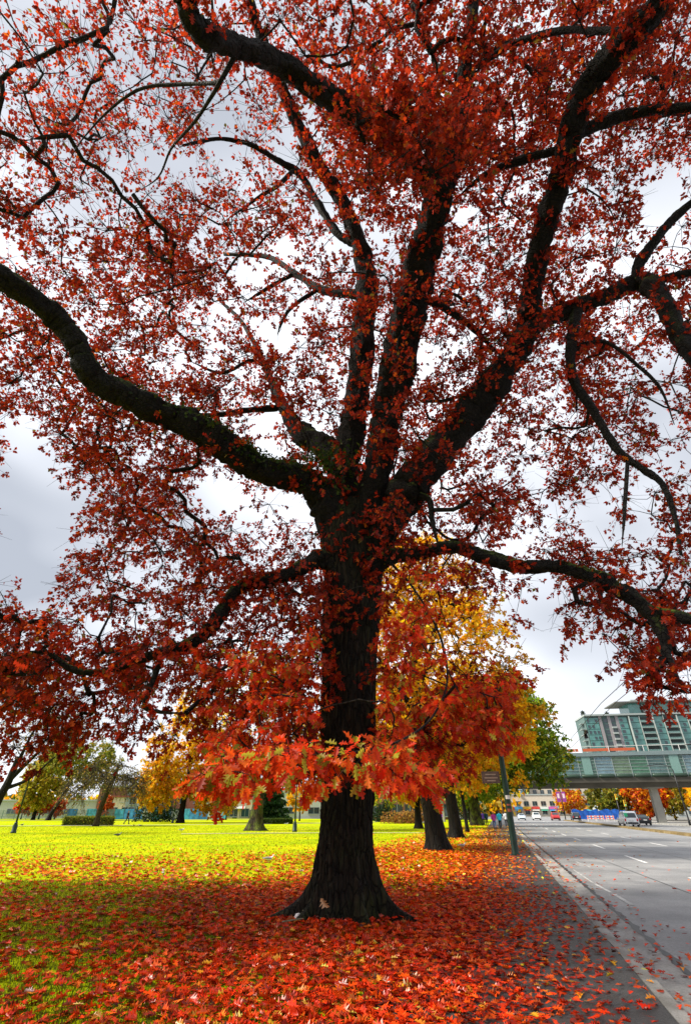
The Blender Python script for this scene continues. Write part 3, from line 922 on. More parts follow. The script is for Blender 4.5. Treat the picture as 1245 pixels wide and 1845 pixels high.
bt = to_oak(link_mesh('bare_twigs', twig_mesh('bare_twigs', bb, bb + bd * bL * .55 + rg.normal(0, .06, (n_b, 3)), bb + bd * bL + rg.normal(0, .1, (n_b, 3)), .006, .0025, True), M_TWIG)); bt['kind'] = 'stuff'
dd_ = np.linalg.norm(pos - np.array([0, 0, EYE]), axis=1); far = dd_ > 15.5; near = dd_ < 8.5; midm = ~near & ~far
for _nm, _kd, _mk in (('foliage', 'mid', midm), ('rear_foliage', 'low', far)):
    f1 = to_oak(link_mesh(_nm, leaves_mesh(_nm, _kd, pos[_mk], ld[_mk], nr[_mk], size[_mk] * (1.12 if _kd == 'low' else 1), cols[_mk]), M_LEAF)); f1['kind'] = 'stuff'
f2 = to_oak(link_mesh('near_foliage', leaves_mesh('near_foliage', 'full', pos[near], ld[near], nr[near], size[near], cols[near]), M_LEAF)); f2['kind'] = 'stuff'
# --- sprays along the trunk face and along the limbs (epicormic leaves)
def sprays(n, rng):
    pts = []
    for k, cnt in (('middle_stem', 40), ('leader_stem', 55), ('overhead_bough', 22), ('right_bough', 60), ('lower_left_bough', 34), ('lower_right_bough', 30), ('left_bough', 8), ('right_arm', 26), ('hanging_limb', 6)):
        pp, rr = limb_arrays(k)
        m = len(pp)
        for i in rng.integers(4 if k != 'left_bough' else 4, m if k != 'left_bough' else 20, cnt):
            d = unit(rng.normal(0, 1, 3) + np.array([0, -0.8, 0]))
            pts.append((pp[i] + d * rr[i] * 0.9, d))
    for i in range(26):
        z = rng.uniform(2.9, 8.0); th = rng.uniform(R(195), R(345))
        r = 0.62
        pts.append((np.array([0.12 + r * math.cos(th), 10.9 + r * math.sin(th) * 0.92, z]), np.array([math.cos(th), math.sin(th), 0.1])))
    return pts
sp = sprays(0, np.random.default_rng(9))
SC = np.array([p for p, d in sp]); SD = np.array([d for p, d in sp])
a, b, c, pos, ld, nr, size, cols = cluster_twigs(SC, SD * 1.6, rg, 4, (0.15, 0.45), 6, 0.4, (0.09, 0.17), OAK_PAL)
o = to_oak(link_mesh('epicormic_twigs', twig_mesh('epicormic_twigs', a, b, c), M_TWIG)); o['kind'] = 'stuff'
o = to_oak(link_mesh('epicormic_leaves', leaves_mesh('epicormic_leaves', 'full', pos, ld, nr, size, cols), M_LEAF)); o['kind'] = 'stuff'
# --- the drooping front branch: the leaves that show largest, one by one
FRONT_PAL = [(5, (0.82, 0.05, 0.008)), (4, (0.90, 0.10, 0.010)), (2.0, (0.55, 0.03, 0.010)), (1.5, (0.85, 0.20, 0.02)), (1.1, (0.40, 0.34, 0.03))]  # brighter than the crown palette: light on these leaves put into their colour
rf = np.random.default_rng(77)
dr, drr = limb_arrays('front_drooper')
fk, _ = limb_arrays('front_drooper_fork')
FC = []
for i in range(48):
    u = rf.uniform(375, 790); t0 = (u - 375) / 415.0
    v = 1385 - 40 * math.sin(t0 * math.pi) * 0.6 + rf.normal(0, 16) + 2
    Y = np.interp(u, [375, 450, 530, 610, 680, 730, 790], [5.2, 5.0, 4.9, 4.9, 5.2, 5.8, 6.4]) + rf.normal(0, 0.3)
    FC.append(P(u, float(np.clip(v, 1352, 1398)), Y))
for i in range(100):
    u = 690 + 240 * rf.random() ** 1.3; v = rf.uniform(1030, 1380) if u < 790 else rf.uniform(1230, 1335)
    FC.append(P(u, v, rf.uniform(7.2, 9.4)))
for i in range(74):
    FC.append(P(rf.uniform(360, 575), rf.uniform(1150, 1370), rf.uniform(7.4, 9.8)))
FC = np.array(FC)
allp, paths, rad, n0 = grow(np.concatenate([dr, fk]), FC, rf, 0.25, 0.10, 0.0035, 1.0, 0.03)
o = to_oak(link_mesh('drooping_branch', branch_mesh('drooping_branch', allp, paths, rad, n0, 0.008, 0.012), M_TWIG)); o['kind'] = 'stuff'
a, b, c, pos, ld, nr, size, cols = cluster_twigs(FC, unit(FC - np.array([0.2, 10, 1.8])) * 0.6, rf, 5, (0.10, 0.26), 8, 0.25, (0.08, 0.128), FRONT_PAL, up=0.0)
o = to_oak(link_mesh('drooping_twigs', twig_mesh('drooping_twigs', a, b, c, 0.004, 0.002), M_TWIG)); o['kind'] = 'stuff'
ld = unit(ld + np.array([0, 0, -0.5]))
nr = unit(nr + np.array([0, -0.7, 0]))
dist = np.linalg.norm(pos - np.array([0, 0, EYE]), axis=1)
ordr = np.argsort(dist)
sel = ordr[:300]; rest = ordr[300:]
o = to_oak(link_mesh('drooping_leaves', leaves_mesh('drooping_leaves', 'full', pos[rest], ld[rest], nr[rest], size[rest], cols[rest], rf.uniform(0, 1.0, len(rest))), M_LEAF)); o['kind'] = 'stuff'
def leaf_variants(prefix, m, pal, n=14, curl=(0.2, 1.8)):
    out = []
    for i in range(n):
        me = leaves_mesh(prefix, 'full', np.zeros((1, 3)), np.array([[1.0, 0, 0]]), np.array([[0, 0, 1.0]]), np.ones(1), pick_cols(1, pal), np.array([random.uniform(*curl)]))
        me.materials.append(m)
        out.append(me)
    return out
def frame_matrix(p, x, n, s):
    x = x / np.linalg.norm(x); z = n - x * np.dot(n, x); z /= np.linalg.norm(z); y = np.cross(z, x)
    return Matrix(((x[0] * s, y[0] * s, z[0] * s, p[0]), (x[1] * s, y[1] * s, z[1] * s, p[1]), (x[2] * s, y[2] * s, z[2] * s, p[2]), (0, 0, 0, 1)))
fv = leaf_variants('leaf', M_LEAF, FRONT_PAL, 24, (0.0, 0.9))
for q, i in enumerate(sel):
    o = bpy.data.objects.new('leaf', fv[q % len(fv)]); COL.objects.link(o)
    to_oak(o)
    o.matrix_basis = frame_matrix(pos[i], ld[i], nr[i], size[i])
# --- ivy and ferns on the left bough, moss cushions at the fork
IVY = [(3, (0.03, 0.06, 0.008)), (2, (0.06, 0.10, 0.012)), (1, (0.10, 0.13, 0.02))]
pp, rr = limb_arrays('left_bough')
n = 1500
i = np.clip(RNG.normal(38, 13, n).astype(int), 6, 75)
th = RNG.uniform(-1.9, 1.9, n)
off = np.stack([0.25 * np.cos(th) * 0 + np.sin(th) * 0.45, -np.abs(np.sin(th)) * 0.8, np.cos(th)], 1)
ivp = pp[i] + unit(off) * (rr[i] * RNG.uniform(0.98, 1.25, n))[:, None] + RNG.normal(0, 0.05, (n, 3))
o = to_oak(link_mesh('ivy', leaves_mesh('ivy', 'mid', ivp, unit(RNG.normal(0, 1, (n, 3)) + np.array([0, -.3, -.2])), unit(off + RNG.normal(0, .5, (n, 3))), RNG.uniform(.06, .13, n), pick_cols(n, IVY)), M_LEAF)); o['kind'] = 'stuff'
n = 700
fc_ = P(585, 835, 10.2)
ivp = fc_ + RNG.normal(0, 1, (n, 3)) * np.array([.45, .12, .35])
o = to_oak(link_mesh('fork_fern', leaves_mesh('fork_fern', 'mid', ivp, unit(RNG.normal(0, 1, (n, 3)) + np.array([0, -.5, .2])), unit(RNG.normal(0, 1, (n, 3)) + np.array([0, -.6, .5])), RNG.uniform(.05, .14, n), pick_cols(n, IVY)), M_LEAF)); o['kind'] = 'stuff'
# hollow scar at the foot with a dead leaf caught in it
sp0 = np.array([-0.40, 9.93, 0.42])
me = leaf_variants('caught_leaf', M_LITTER, [(1, (0.42, 0.24, 0.13))], 1)[0]
o = bpy.data.objects.new('caught_leaf', me); COL.objects.link(o); to_oak(o)
o.matrix_basis = frame_matrix(sp0, np.array([0.5, 0, -0.8]), np.array([-0.15, -1, 0.15]), 0.17)

# ================================================================== FALLEN LEAVES AND GRASS
LIT_RED = [(6, (0.78, 0.050, 0.006)), (3.5, (0.85, 0.10, 0.008)), (3.5, (0.50, 0.028, 0.006)), (2.5, (0.20, 0.018, 0.008)), (0.7, (0.78, 0.24, 0.02)), (0.15, (0.8, 0.5, 0.10))]
LIT_YEL = [(3, (0.80, 0.42, 0.02)), (3, (0.75, 0.26, 0.02)), (1.5, (0.62, 0.12, 0.02)), (1, (0.8, 0.55, 0.05))]
def sn(x, y, k, s):
    return 0.5 + 0.25 * (np.sin(x * k + s) * np.cos(y * k * 1.13 + s * 2.1) + np.sin((x + y) * k * 0.61 + s * 3) + np.sin(x * k * 2.3 - y * k * 1.7 + s) * 0.6)
def litter_density(x, y):
    s_ = x * RD_[0] + y * RD_[1]; l = x * RN_[0] + y * RN_[1]
    d = np.hypot(x, y - 10.9)
    patch = np.clip(sn(x, y, 1.1, 2.0) * 0.9 + sn(x, y, 3.1, 5.0) * 0.5 - 0.15, 0, 1)
    near = np.exp(-(d / 5.0) ** 2)
    left = smoothstep(0.0, -4.5, x) * smoothstep(24, 8, y)
    f = np.clip(0.75 + 0.55 * near - 0.52 * left, 0, 1)
    f = f * (1 - 0.66 * left * np.clip(1.5 - patch, 0, 1)) * (0.35 + 0.65 * np.clip(patch + near + smoothstep(-3.0, -1.0, l), 0, 1))
    edge = np.interp(x, [-30, -12, -4, 4], [21, 24, 26.5, 30])
    fade = smoothstep(edge + 4.5, edge - 7, y) * (0.45 + 0.55 * smoothstep(22, 12, y) + 0.3 * smoothstep(-3, 3, x))
    f = f * np.clip(np.where(l > -7.5, np.maximum(fade, smoothstep(95, 20, s_) * smoothstep(-8, -5, l)), fade), 0, 1)
    f = np.where(l > WALK_IN, f * (0.12 + 0.88 * smoothstep(1.25, -1.1, l - 0.012 * (s_ - 10))), f)
    f = np.where((l < WALK_IN) & (y < 70), np.maximum(f, 0.012 * smoothstep(75, 25, y)), f)
    f = np.where(l > KERB_IN, 0.05 + 0.22 * np.exp(-((l - KERB_OUT - 0.05) / 0.10) ** 2), f)
    f = np.where(l > SEAM, 0.03 * np.exp(-(l - SEAM) / 1.3) + 0.0015, f)
    f = np.where(l > 15.0, 0, f)
    return f
def litter(n_try, x0, x1, y0, y1, rng):
    x = rng.uniform(x0, x1, n_try); y = rng.uniform(y0, y1, n_try)
    k = rng.random(n_try) < litter_density(x, y)
    x, y = x[k], y[k]
    u, v, dep = project(np.stack([x, y, 0 * x], 1))
    k = (u > -60) & (u < 1310) & (v < 1900) & (np.hypot(x - 0.1, (y - 10.9)) > 0.78)
    return x[k], y[k]
def ground_z(x, y):
    l = x * RN_[0] + y * RN_[1]
    z = np.where(l > WALK_IN, 0.004, lawn_z(x, y) * smoothstep(0, 1.2, WALK_IN - l) + 0.002)
    return np.where(l > KERB_OUT, ROAD_Z + 0.008, z)
def scatter(name, n_try, box, kind, rng, size, lift):
    x, y = litter(n_try, *box, rng)
    n = len(x)
    s_ = x * RD_[0] + y * RD_[1]; l = x * RN_[0] + y * RN_[1]
    yel = rng.random(n) < np.clip(smoothstep(22, 48, s_) * 0.85 + 0.03, 0, 1) * (l > -9)
    cols = np.where(yel[:, None], pick_cols(n, LIT_YEL, .22), pick_cols(n, LIT_RED, .28))
    cols[:, 1] *= 1 + 0.9 * smoothstep(11, 20, y) * (~yel)
    an = rng.uniform(0, 2 * math.pi, n)
    tilt = np.where(l > WALK_IN, 0.22, 0.42)
    xd = np.stack([np.cos(an), np.sin(an), rng.normal(0, 0.22, n) * tilt], 1)
    nr = unit(np.stack([rng.normal(0, 1, n) * tilt, rng.normal(0, 1, n) * tilt, np.ones(n)], 1))
    pos = np.stack([x, y, ground_z(x, y) + rng.uniform(0.006, lift, n)], 1)
    return pos, unit(xd), nr, rng.uniform(size[0], size[1], n) * np.where(l > -0.6, 0.78, 1.0), cols
rl = np.random.default_rng(31)
# foreground, every leaf lobed; the 300 that show largest are single things
pos, xd, nr, sz, cols = scatter('n', 52000, (-8, 6, 5.6, 14.5), 'full', rl, (0.075, 0.145), 0.035)
dist = np.linalg.norm(pos - np.array([0, 0, EYE]), axis=1) / sz
u, v, _ = project(pos)
vis = (u > 0) & (u < 1245) & (v < 1845)
ordr = np.argsort(np.where(vis, dist, 1e9))
sel, rest = ordr[:300], ordr[300:]
o = link_mesh('leaf_litter', leaves_mesh('leaf_litter', 'full', pos[rest], xd[rest], nr[rest], sz[rest], cols[rest], rl.uniform(-0.9, 2.0, len(rest))), M_LITTER)
tag(o, 'thick carpet of fallen red oak leaves on the grass', 'leaves', kind='stuff')
gv = leaf_variants('fallen_leaf', M_LITTER, LIT_RED, 30, (-0.5, 2.2))
for q, i in enumerate(sel):
    o = bpy.data.objects.new('fallen_leaf', gv[q % len(gv)]); COL.objects.link(o)
    o.matrix_basis = frame_matrix(pos[i], xd[i], nr[i], sz[i])
    tag(o, 'large fallen red oak leaf lying in the front of the leaf carpet', 'leaf', 'fallen oak leaves in the foreground')
rn = 420
rv = ROOT_V[rl.integers(0, len(ROOT_V), rn)]
out_ = unit((rv - np.array([0.1, 10.9, 0])) * np.array([1, 1, 0]))
rp = rv + out_ * rl.uniform(0.01, 0.10, (rn, 1)); rp[:, 2] = np.maximum(rp[:, 2] * 0.8, 0.05) + rl.uniform(0.0, 0.03, rn)
ran = rl.uniform(0, 6.28, rn)
o = link_mesh('root_litter', leaves_mesh('root_litter', 'full', rp, np.stack([np.cos(ran), np.sin(ran), rl.normal(0, .2, rn)], 1), unit(out_ * 0.5 + rl.normal(0, .25, (rn, 3)) + np.array([0, 0, .8])), rl.uniform(.08, .14, rn), pick_cols(rn, LIT_RED, .28)), M_LITTER)
tag(o, 'fallen leaves piled against the roots of the great oak', 'leaves', kind='stuff')
pos, xd, nr, sz, cols = scatter('m', 100000, (-18, 16, 14.5, 34), 'mid', rl, (0.09, 0.15), 0.05)
o = link_mesh('distant_leaf_litter', leaves_mesh('distant_leaf_litter', 'mid', pos, xd, nr, sz, cols), M_LITTER)
tag(o, 'red and orange fallen leaves spread towards the bright lawn', 'leaves', kind='stuff')
pos, xd, nr, sz, cols = scatter('f', 60000, (2, 34, 34, 95), 'low', rl, (0.16, 0.26), 0.06)
o = link_mesh('roadside_leaf_litter', leaves_mesh('roadside_leaf_litter', 'low', pos, xd, nr, sz, cols), M_LITTER)
tag(o, 'yellow and orange fallen leaves along the pavement under the tree row', 'leaves', kind='stuff')
# grass blades
GRASS = [(3, (0.11, 0.13, 0.006)), (3, (0.075, 0.10, 0.006)), (2, (0.16, 0.15, 0.010)), (1, (0.05, 0.07, 0.006))]  # darker than the open lawn: the crown's shade is put into the colour
n = 150000
x = rl.uniform(-9, 3.2, n); y = 5.6 + 11 * rl.random(n) ** 1.4
k = (x * RN_[0] + y * RN_[1] < WALK_IN - 0.02) & (np.hypot(x - .1, y - 10.9) > .8)
u, v, _ = project(np.stack([x, y, 0 * x], 1))
k &= (u > -60) & (u < 1300) & (v < 1900)
x, y = x[k], y[k]; n = len(x)
p0 = np.stack([x, y, ground_z(x, y) - 0.006], 1)
h = rl.uniform(0.03, 0.06, n); an = rl.uniform(0, 6.28, n)
w = np.stack([np.cos(an), np.sin(an), 0 * an], 1) * rl.uniform(.003, .006, n)[:, None]
tip = p0 + np.stack([rl.normal(0, .35, n), rl.normal(0, .35, n), np.ones(n)], 1) * h[:, None]
V = np.stack([p0 - w, p0 + w, tip], 1).reshape(-1, 3)
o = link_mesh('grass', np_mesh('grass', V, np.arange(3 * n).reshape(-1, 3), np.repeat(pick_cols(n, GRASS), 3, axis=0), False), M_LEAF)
tag(o, 'short green grass blades showing between the fallen leaves', 'grass', kind='stuff')

# coarser tufts further out on the open lawn
n = 60000
x = rl.uniform(-60, 12, n); y = 15 + 65 * rl.random(n) ** 1.6
k = (x * RN_[0] + y * RN_[1] < WALK_IN - 0.4)
u, v, _ = project(np.stack([x, y, 0 * x], 1))
k &= (u > -40) & (u < 900)
x, y = x[k], y[k]; n = len(x)
p0 = np.stack([x, y, lawn_z(x, y) - 0.004], 1)
h = rl.uniform(0.03, 0.075, n); an = rl.uniform(0, 6.28, n)
w = np.stack([np.cos(an), np.sin(an), 0 * an], 1) * rl.uniform(.012, .035, n)[:, None]
tip = p0 + np.stack([rl.normal(0, .3, n), rl.normal(0, .3, n), np.ones(n)], 1) * h[:, None]
V = np.stack([p0 - w, p0 + w, tip], 1).reshape(-1, 3)
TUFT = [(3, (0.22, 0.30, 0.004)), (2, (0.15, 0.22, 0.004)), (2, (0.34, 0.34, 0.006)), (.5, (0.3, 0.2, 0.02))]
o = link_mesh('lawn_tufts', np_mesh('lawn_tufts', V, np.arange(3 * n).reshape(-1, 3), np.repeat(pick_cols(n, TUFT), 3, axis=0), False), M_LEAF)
tag(o, 'bright yellow-green mown grass of the open lawn', 'grass', kind='stuff')

# fallen stick and litter at the foot of the oak
g0 = G(570, 1662)
st = empty('fallen_branch', (g0[0], g0[1], 0.03), 0, 'thin forked fallen branch lying among leaves at the oak roots', 'branch')
M_STICK = mat('lichen_stick', (0.16, 0.15, 0.09), 0.9)
def stick(name, pts, r0, r1):
    q = catmull(np.array([np.array(G(u, v)) - np.array([g0[0], g0[1], 0]) + np.array([0, 0, z]) for u, v, z in pts]), 6)
    mb = MB(); mb.tube(q, np.linspace(r0, r1, len(q)), 6)
    mb.build(name, M_STICK, st, True)
stick('stem', [(508, 1674, .06), (540, 1670, .07), (570, 1667, .07), (600, 1671, .06)], .012, .014)
stick('twig', [(552, 1668, .07), (545, 1662, .13), (530, 1658, .16), (515, 1655, .12)], .008, .004)
stick('twig', [(570, 1667, .07), (566, 1661, .14), (556, 1657, .18), (545, 1655, .19)], .007, .004)
stick('twig', [(516, 1655, .12), (508, 1652, .13), (500, 1650, .10)], .005, .003)
g1 = G(537, 1665)
mb = MB(); mb.loft([[(math.cos(t_) * r * (1 + .3 * math.sin(3 * t_)), math.sin(t_) * r * .8, z) for t_ in np.linspace(0, 6.28, 9)[:-1]] for r, z in ((.05, 0), (.07, .03), (.05, .07), (.02, .085))])
o = mb.build('paper_scrap', mat('white_paper', (0.75, 0.73, 0.72), 0.7), None, True)
o.location = (g1[0], g1[1], 0.06)
tag(o, 'crumpled white paper scrap beside the fallen branch', 'litter')

# ================================================================== THE OTHER TREES
def bg_tree(name, label, base, trunk, crown, ncl, pal, group=None, leaf=(0.2, 0.3), kind='low', bark=None, ntw=8, per=7, tl=(0.5, 1.1), droop=0.3, seed=1, wob=0.12, r_tip=0.012, rmax=0.3, flare=0.6, up=0.15, shell=0.6, stems=None, bare=False, twig_r=0.01, reach=1.0, sag=0.0):
    """trunk: list of (dx, dy, z, radius); crown: list of ((dx, dy, z), (rx, ry, rz), weight)"""
    rng = np.random.default_rng(seed)
    base = np.array([base[0], base[1], 0.0])
    root = empty(name, base, 0, label, 'tree', group)
    bark = bark or M_BARK2
    tp = catmull(np.array([[a, b, c] for a, b, c, r in trunk]), 6)
    tr_ = catmull(np.array([[r, r, r] for a, b, c, r in trunk]), 6)[:, 0]
    n = 20
    mb = MB(); mb.tube(tp, tr_, n)
    V = np.array(mb.v); ring = np.arange(len(V)) // n
    th = (np.arange(len(V)) % n) / n * 2 * math.pi
    ax = tp[np.minimum(ring, len(tp) - 1)]
    d = V - ax
    fl = flare * np.exp(-np.maximum(ax[:, 2], 0) / (trunk[0][3] * 0.9))
    f = 1 + fl * (0.65 + 0.5 * np.sin(th * 4 + seed)) + 0.05 * np.sin(th * 7 + ring) + rng.normal(0, 0.03, len(V))
    f[V[:, 2] < 0] *= 1.0
    mb.v = [tuple(x) for x in ax + d * f[:, None]]
    mb.build('trunk', bark, root, True)
    nodes = [tp[len(tp) // 3:]]
    if stems:
        for st_ in stems:
            q = catmull(np.array([[a, b, c] for a, b, c, r in st_]), 6)
            qr = catmull(np.array([[r, r, r] for a, b, c, r in st_]), 6)[:, 0]
            mb = MB(); mb.tube(q, qr, 9); mb.build('limb', bark, root, True)
            nodes.append(q[3:])
    nodes = np.concatenate(nodes)
    W = np.array([c[2] for c in crown], float)
    which = rng.choice(len(crown), ncl, p=W / W.sum())
    C = []
    for k in which:
        c, r, w = crown[k]
        q = unit(rng.normal(0, 1, 3)) * (shell + (1 - shell) * rng.random()) if rng.random() < 0.75 else unit(rng.normal(0, 1, 3)) * rng.random() ** 0.5
        C.append(np.array(c) + q * np.array(r))
    C = np.array(C)
    C = C[C[:, 2] > 1.6]
    allp, paths, rad, n0 = grow(nodes, C, rng, 0.9, wob, r_tip, reach, sag)
    o = link_mesh('boughs', branch_mesh('boughs', allp, paths, rad, n0, 0.03, rmax), bark, root); o['kind'] = 'stuff'
    ctr = np.mean(C, axis=0)
    a, b, c, pos, ld, nr, size, cols = cluster_twigs(C, unit(C - ctr), rng, ntw, tl, per, droop, leaf, pal, up)
    if bare:
        keep = rng.random(len(pos)) < bare
        pos, ld, nr, size, cols = pos[keep], ld[keep], nr[keep], size[keep], cols[keep]
    o = link_mesh('twigs', twig_mesh('twigs', a, b, c, twig_r, twig_r * 0.5, True), bark, root); o['kind'] = 'stuff'
    if len(pos):
        o = link_mesh('crown', leaves_mesh('crown', kind, pos, ld, nr, size, cols), M_LEAF, root); o['kind'] = 'stuff'
    return root
ORANGE = [(5, (0.94, 0.40, 0.008)), (6, (0.95, 0.54, 0.010)), (1, (0.80, 0.24, 0.012)), (1.2, (0.75, 0.55, 0.03))]
YELLOW = [(4, (0.94, 0.52, 0.010)), (3, (0.92, 0.40, 0.010)), (1.5, (0.62, 0.52, 0.03)), (1, (0.7, 0.25, 0.015))]
GREEN = [(4, (0.17, 0.28, 0.015)), (3, (0.26, 0.36, 0.02)), (2, (0.40, 0.42, 0.02)), (1, (0.6, 0.48, 0.03)), (1.0, (0.09, 0.16, 0.012))]
OLIVE = [(3, (0.24, 0.25, 0.03)), (3, (0.16, 0.20, 0.025)), (2, (0.38, 0.34, 0.03)), (1, (0.45, 0.3, 0.03))]
REDS = [(3, (0.62, 0.06, 0.01)), (3, (0.7, 0.14, 0.015)), (1, (0.4, 0.04, 0.01))]
ROW = 'trees in the row along the pavement'
b2, b3, b4, b5 = road(29.2, -3.1), road(43.0, -3.2), road(55.5, -3.0), road(85, -3.2)
bg_tree('street_tree', 'orange leaved street tree, first in the row beyond the great oak', b2,
        [(0, 0, -.15, .50), (-.1, 0, 1, .46), (-.3, 0, 3.5, .42), (-.45, 0.2, 7, .36), (-.3, 0.3, 11, .22), (0, .3, 15, .08)],
        [((0.2, 0, 9.0), (5.6, 5.0, 5.4), 4), ((0.6, 0.5, 14.6), (3.6, 3.4, 3.8), 2.0), ((2.8, -.5, 6.6), (3.4, 3.2, 2.8), 1.5), ((-2.4, 0, 6.4), (3.4, 3.2, 2.4), 0.9)], 440, ORANGE, ROW, (0.16, 0.27), 'mid', seed=2, ntw=9, per=7, flare=.5,
        stems=[[(-.4, .1, 5.0, .2), (1.4, .1, 7.4, .15), (3.2, 0, 9.4, .08)], [(-.4, .1, 6, .2), (-2, .2, 8.6, .14), (-3.6, 0, 11, .06)], [(-.42, .1, 7, .18), (.6, -.6, 10.2, .12), (1.6, -.8, 13, .05)]])
bg_tree('street_tree', 'golden street tree with dark trunk, second in the row beyond the great oak', b3,
        [(0, 0, -.15, .46), (0, 0, 1, .42), (-.2, 0, 4, .38), (-.3, 0, 8, .28), (-.1, 0, 12, .1)],
        [((0.4, 0, 8.6), (6.0, 5.0, 4.8), 4), ((3.0, 0, 6.0), (3.6, 3.0, 2.6), 1.4), ((-2, 0, 6.0), (3.4, 3, 2.0), .8)], 300, YELLOW, ROW, (0.2, 0.34), 'low', seed=3, ntw=9, per=7)
bg_tree('young_tree', 'slender young yellow tree in the row before the mossy fat trunk', b4,
        [(0, 0, -.1, .17), (-.1, 0, 2, .15), (-.2, 0, 4, .12), (-.1, 0, 6.5, .05)],
        [((-.1, 0, 5.6), (2.4, 2.4, 2.4), 1)], 50, YELLOW, ROW, (0.22, 0.34), 'low', seed=4)
bg_tree('street_tree', 'large green tree with fat mossy trunk leaning out over the road', b5,
        [(0, 0, -.2, .85), (0, 0, 1.2, .75), (-.1, 0, 3.5, .68), (.2, 0, 6.5, .5), (.6, 0, 11, .25), (1, 0, 15, .1)],
        [((5.8, -1, 12.4), (8.6, 6.5, 7.2), 6), ((9.0, -2, 8.5), (5.2, 5.0, 3.6), 2.2), ((-3, 0, 10), (6, 6, 5), 1.2), ((2, -1, 6), (6, 4, 2.4), 1.3)], 520, GREEN, ROW, (0.34, 0.52), 'low', bark=M_BARKM, seed=5, tl=(.7, 1.5), ntw=9, per=7,
        stems=[[(.1, 0, 4.5, .4), (3.5, -.6, 8, .28), (8, -1.4, 11, .12)], [(.2, 0, 6, .35), (-2.5, 0, 9, .2), (-5, 0, 12, .08)]])
for (s_, l_, sd, pal, lb) in ((112, -5.2, 31, GREEN, 'dark yellow-green tree far down the row beside the elevated walkway'), (66, -9.0, 33, YELLOW, 'small yellow tree on the lawn behind the pavement row')):
    bg_tree('street_tree', lb, road(s_, l_), [(0, 0, -.2, .4), (0, 0, 2, .34), (.2, 0, 5, .28), (.2, 0, 10, .1)], [((0, 0, 8), (5, 5, 4), 1), ((0, 0, 5.2), (4.4, 4.4, 2), .6)], 150, pal, ROW, (0.4, 0.6), 'low', seed=sd, tl=(.7, 1.4))
# lawn trees on the left
mt = G(460, 1497)
bg_tree('lawn_tree', 'old lawn tree with flared bright mossy trunk and several upright stems', mt,
        [(0, 0, -.2, .70), (0, 0, .8, .62), (.05, 0, 2.2, .56), (.1, 0, 3.6, .58)],
        [((0, 0, 11), (5.6, 5, 5.2), 2), ((5.5, 0, 8.5), (3.2, 3, 3.0), 1.2), ((-1, 0, 16), (4, 4, 3), .9)], 170, YELLOW, None, (0.28, 0.42), 'low', bark=M_BARKM, seed=6, flare=.9, ntw=7, per=5, tl=(.6, 1.3),
        stems=[[(-.1, 0, 3.2, .35), (-1.6, 0, 6, .25), (-3.2, 0, 9.5, .14), (-4, 0, 13, .05)], [(0, 0, 3.2, .32), (-.3, 0, 7, .22), (-.5, 0, 12, .1)], [(.2, 0, 3.2, .34), (1.2, 0, 7, .22), (1.2, 0, 12, .09)], [(.3, 0, 3.3, .3), (2.6, 0, 6.6, .2), (5, 0, 8.6, .08)]])
yt = P(325, 1482, 101)
bg_tree('lawn_tree', 'broad golden yellow tree standing behind the park lamp', (yt[0], yt[1]),
        [(0, 0, -.2, .55), (0, 0, 2, .5), (.2, 0, 6, .4), (.4, 0, 14, .12)],
        [((0, 0, 11), (7.6, 6, 7.5), 4), ((-4.5, 0, 6), (4.2, 4, 3.6), 1.4), ((5, 0, 5.2), (4, 4, 3.4), 1.4), ((-.5, 0, 19), (4.2, 4, 3.2), .8)], 330, YELLOW, None, (0.4, 0.62), 'low', seed=7, tl=(.7, 1.5), ntw=9, per=7)
ot = P(95, 1477, 132)
bg_tree('lawn_tree', 'olive green tree with leaning dark trunk by the far path', (ot[0], ot[1]),
        [(-1, 0, -.2, .5), (-.4, 0, 2, .42), (1.4, 0, 6, .35), (2.0, 0, 11, .12)],
        [((3.0, 0, 13), (9.0, 6, 4.4), 3), ((8, 0, 9.6), (4.5, 4, 3), .8)], 190, OLIVE, None, (0.45, 0.7), 'low', seed=8, tl=(.8, 1.6), ntw=8, per=6)
ol = P(62, 1470, 140)
bg_tree('lawn_tree', 'dense mustard green tree left of the leaning olive tree', (ol[0], ol[1]),
        [(0, 0, -.2, .45), (0, 0, 3, .36), (0, 0, 9, .1)],
        [((0, 0, 8), (5.2, 5, 5.6), 3)], 150, OLIVE[2:] + YELLOW[2:3], None, (0.5, 0.75), 'low', seed=9, tl=(.8, 1.5))
wt = G(173, 1489)
bg_tree('weeping_tree', 'bare weeping tree with brown drooping twigs beside the clipped hedge', wt,
        [(0, 0, -.15, .36), (.1, 0, 2, .32), (.6, 0, 4.2, .3), (1.2, 0, 6.6, .22), (1.1, 0, 7.6, .1)],
        [((.6, 0, 6.4), (4.6, 4, 1.6), 3), ((-3.4, 0, 4.6), (1.8, 3, 1.3), 1.2), ((4, 0, 4.8), (1.6, 3, 1.2), 1)], 130, [(1, (0.30, 0.20, 0.04)), (1, (0.22, 0.18, 0.04))], None, (0.18, 0.3), 'low', bark=bark_mat('weeping_bark', (0.04, 0.03, 0.015), (0.10, 0.075, 0.035), vert=False), seed=10, tl=(.9, 2.0), ntw=9, per=4, droop=1.1, bare=.35, twig_r=.022, r_tip=.02)
nt_ = P(-30, 1500, 50)
